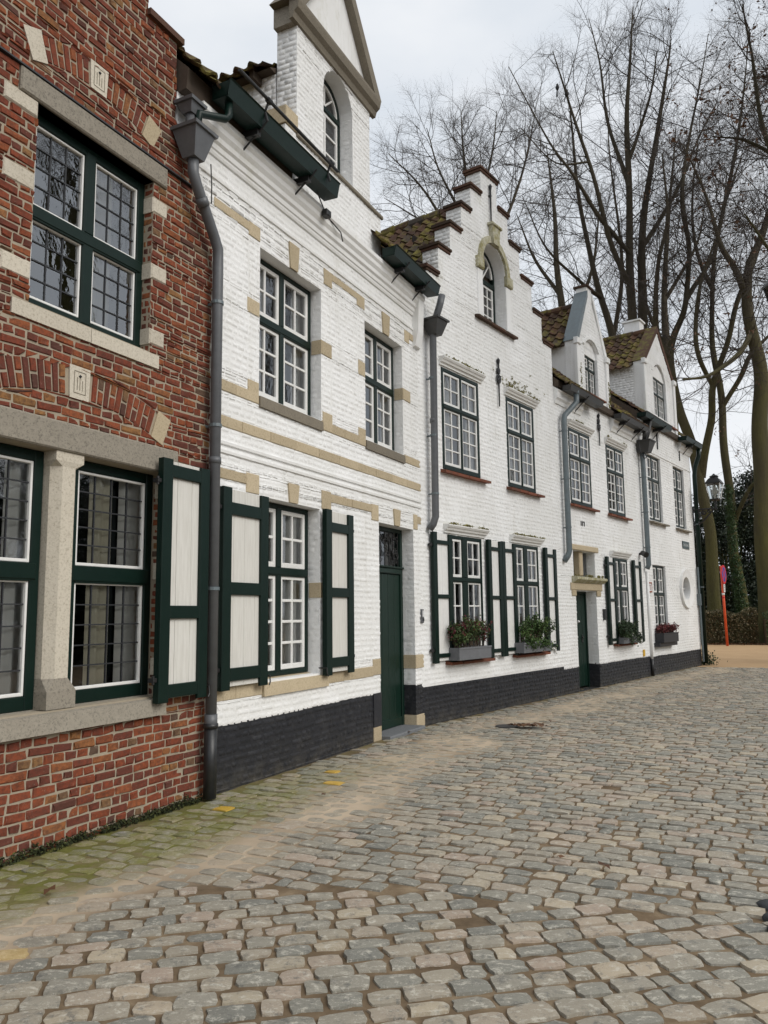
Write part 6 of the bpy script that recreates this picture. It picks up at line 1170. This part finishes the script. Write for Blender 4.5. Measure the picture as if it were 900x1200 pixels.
for i, (x, y, l_) in enumerate(((2.10, 4.52, 'farthest of the dark stones at the lower right border'), (2.06, 4.36, 'middle one of the dark stones at the lower right border'), (2.0, 4.2, 'dark rounded stone nearest the camera at the lower right border'))):
    rg = random.Random(i+9); mb = MB(); vs = []
    for zz_, rr in ((-.02, 1.), (.012, 1.02), (.026, .85), (.031, .4)):
        for k in range(10): a = k*math.pi/5; vs.append((rr*.105*math.cos(a)*rg.uniform(.9, 1.1), rr*.07*math.sin(a)*rg.uniform(.9, 1.1), zz_+rg.uniform(-.004, .004)))
    mb.faces(vs, [(q_*10+k, q_*10+(k+1) % 10, (q_+1)*10+(k+1) % 10, (q_+1)*10+k) for q_ in range(3) for k in range(10)]+[tuple(range(30, 40))], 'dark_stone'); tag(mb.build('edging_stone', None, True, (x, y, 0)), l_, 'stone', 'dark edging stones')
rg = np.random.default_rng(21); n_ = 1500; t = rg.random(n_); P = np.stack([11.+t*15+rg.normal(0, .3, n_), 39.3-t*4.3+rg.normal(-.35, .45, n_), np.full(n_, .03)+rg.random(n_)*.03], -1)
o_ = leaf_mesh('leaf_litter', P, rg.normal(size=P.shape)*.5+np.array([0, 0, 1.]), .11, 'brown_leaf', None, None, 3); o_['kind'] = 'stuff'; tag(o_, 'brown leaf litter along the foot of the hedge', 'leaf litter')
rg = np.random.default_rng(22); wl_ = np.array([W(AB, 15.2+abs(rg.normal(0, .22)), rg.normal(.05, .16), abs(rg.normal(0, .16))) for _ in range(420)]); o_ = leaf_mesh('weeds', wl_, rg.normal(size=wl_.shape)+np.array([0, 0, .5]), .07, 'dark_leaf', None, None, 4); o_['kind'] = 'stuff'; tag(o_, 'small weeds growing at the foot of the corner downpipe', 'weeds')
# birds, drain, fallen leaves
for i, (p, l_) in enumerate((((9.87, 40.3, 30.37), 'smaller black bird perched left in the tallest tree'), ((10.40, 40.4, 30.05), 'larger black bird perched on a limb of the tallest tree'))):
    t_ = thing('bird', l_, 'bird', p, i*1.2, 'birds in the tallest tree'); s_ = .9 if i else .75; mb = MB()
    prof = [(.01, -.2), (.09, -.14), (.14, 0), (.12, .12), (.075, .19), (.085, .24), (.06, .30), (.01, .32)]; mb.lathe((0, 0, 0), [(a*s_, b*s_) for a, b in prof], 'bird_black', 10); mb.hexa([(-.03, .05, -.12), (.03, .05, -.12), (.03, .09, -.12), (-.03, .09, -.12)], [(-.05, .16, -.42), (.05, .16, -.42), (.05, .18, -.42), (-.05, .18, -.42)], 'bird_black'); mb.tube([(0, -.07*s_, .26*s_), (0, -.16*s_, .245*s_)], [.022, .004], 'bird_black', 6); mb.build('body', t_, True)
t_ = thing('drain_cover', 'small round iron cover in the sandy strip before the stepped gable house', 'drain cover', (1.71, 11.46, .006)); mb = MB(); mb.lathe((0, 0, 0), [(.17, 0), (.17, .012), (.15, .014), (.13, .010), (.02, .010)], 'dark_metal', 20); mb.build('cover', t_)
lv = [(-2.0, 4.85, 'dark curled leaf at the left border, below the mossy strip', 1), (-2.2, 4.45, 'flat brown leaf at the left border near the yellow stained sett', 2), (1.98, 11.3, 'biggest clump of wet brown leaves before the stepped gable house', 3), (2.35, 11.75, 'curled brown leaf beside the clump of wet leaves', 4), (.30, 10.9, 'reddish brown leaf before the green door step', 5), (1.1, 5.35, 'small dark leaf in the middle of the setts', 6), (1.32, 5.15, 'brown flat leaf right of the small dark one', 7), (3.05, 7.1, 'curled leaf on the right half of the street', 8), (-.55, 7.2, 'dark leaf at the sandy strip by the downpipe', 9)]
for (x, y, l_, sd_) in lv:
    rg = random.Random(sd_); mb = MB(); a0 = rg.random()*6; n_ = 5 if sd_ != 3 else 26; sp = .02 if sd_ != 3 else .075
    for k in range(max(1, n_//5) if sd_ != 3 else 26):
        ox, oy = rg.gauss(0, sp)*1.5, rg.gauss(0, sp)*.7; a = a0+rg.random()*2; s_ = rg.uniform(.04, .065) if sd_ != 3 else rg.uniform(.05, .09); pts = []
        for t, w2, hh in ((-1, 0, .004), (-.4, .42, .016), (.3, .5, .012), (1, 0, .03)):
            for sgn in ((-1, 1) if w2 else (0,)): pts.append((ox+s_*(t*math.cos(a)-sgn*w2*math.sin(a)), oy+s_*(t*math.sin(a)+sgn*w2*math.cos(a)), hh*(1 if w2 == 0 else 1.5)+rg.random()*(.006 if sd_ != 3 else .03)+.016))
        mb.faces(pts, [(0, 2, 1), (1, 2, 4, 3), (3, 4, 5)], 'brown_leaf', rg.random())
    tag(mb.build('dead_leaf', None, False, (x, y, 0)), l_, 'leaf', 'fallen leaves on the street')
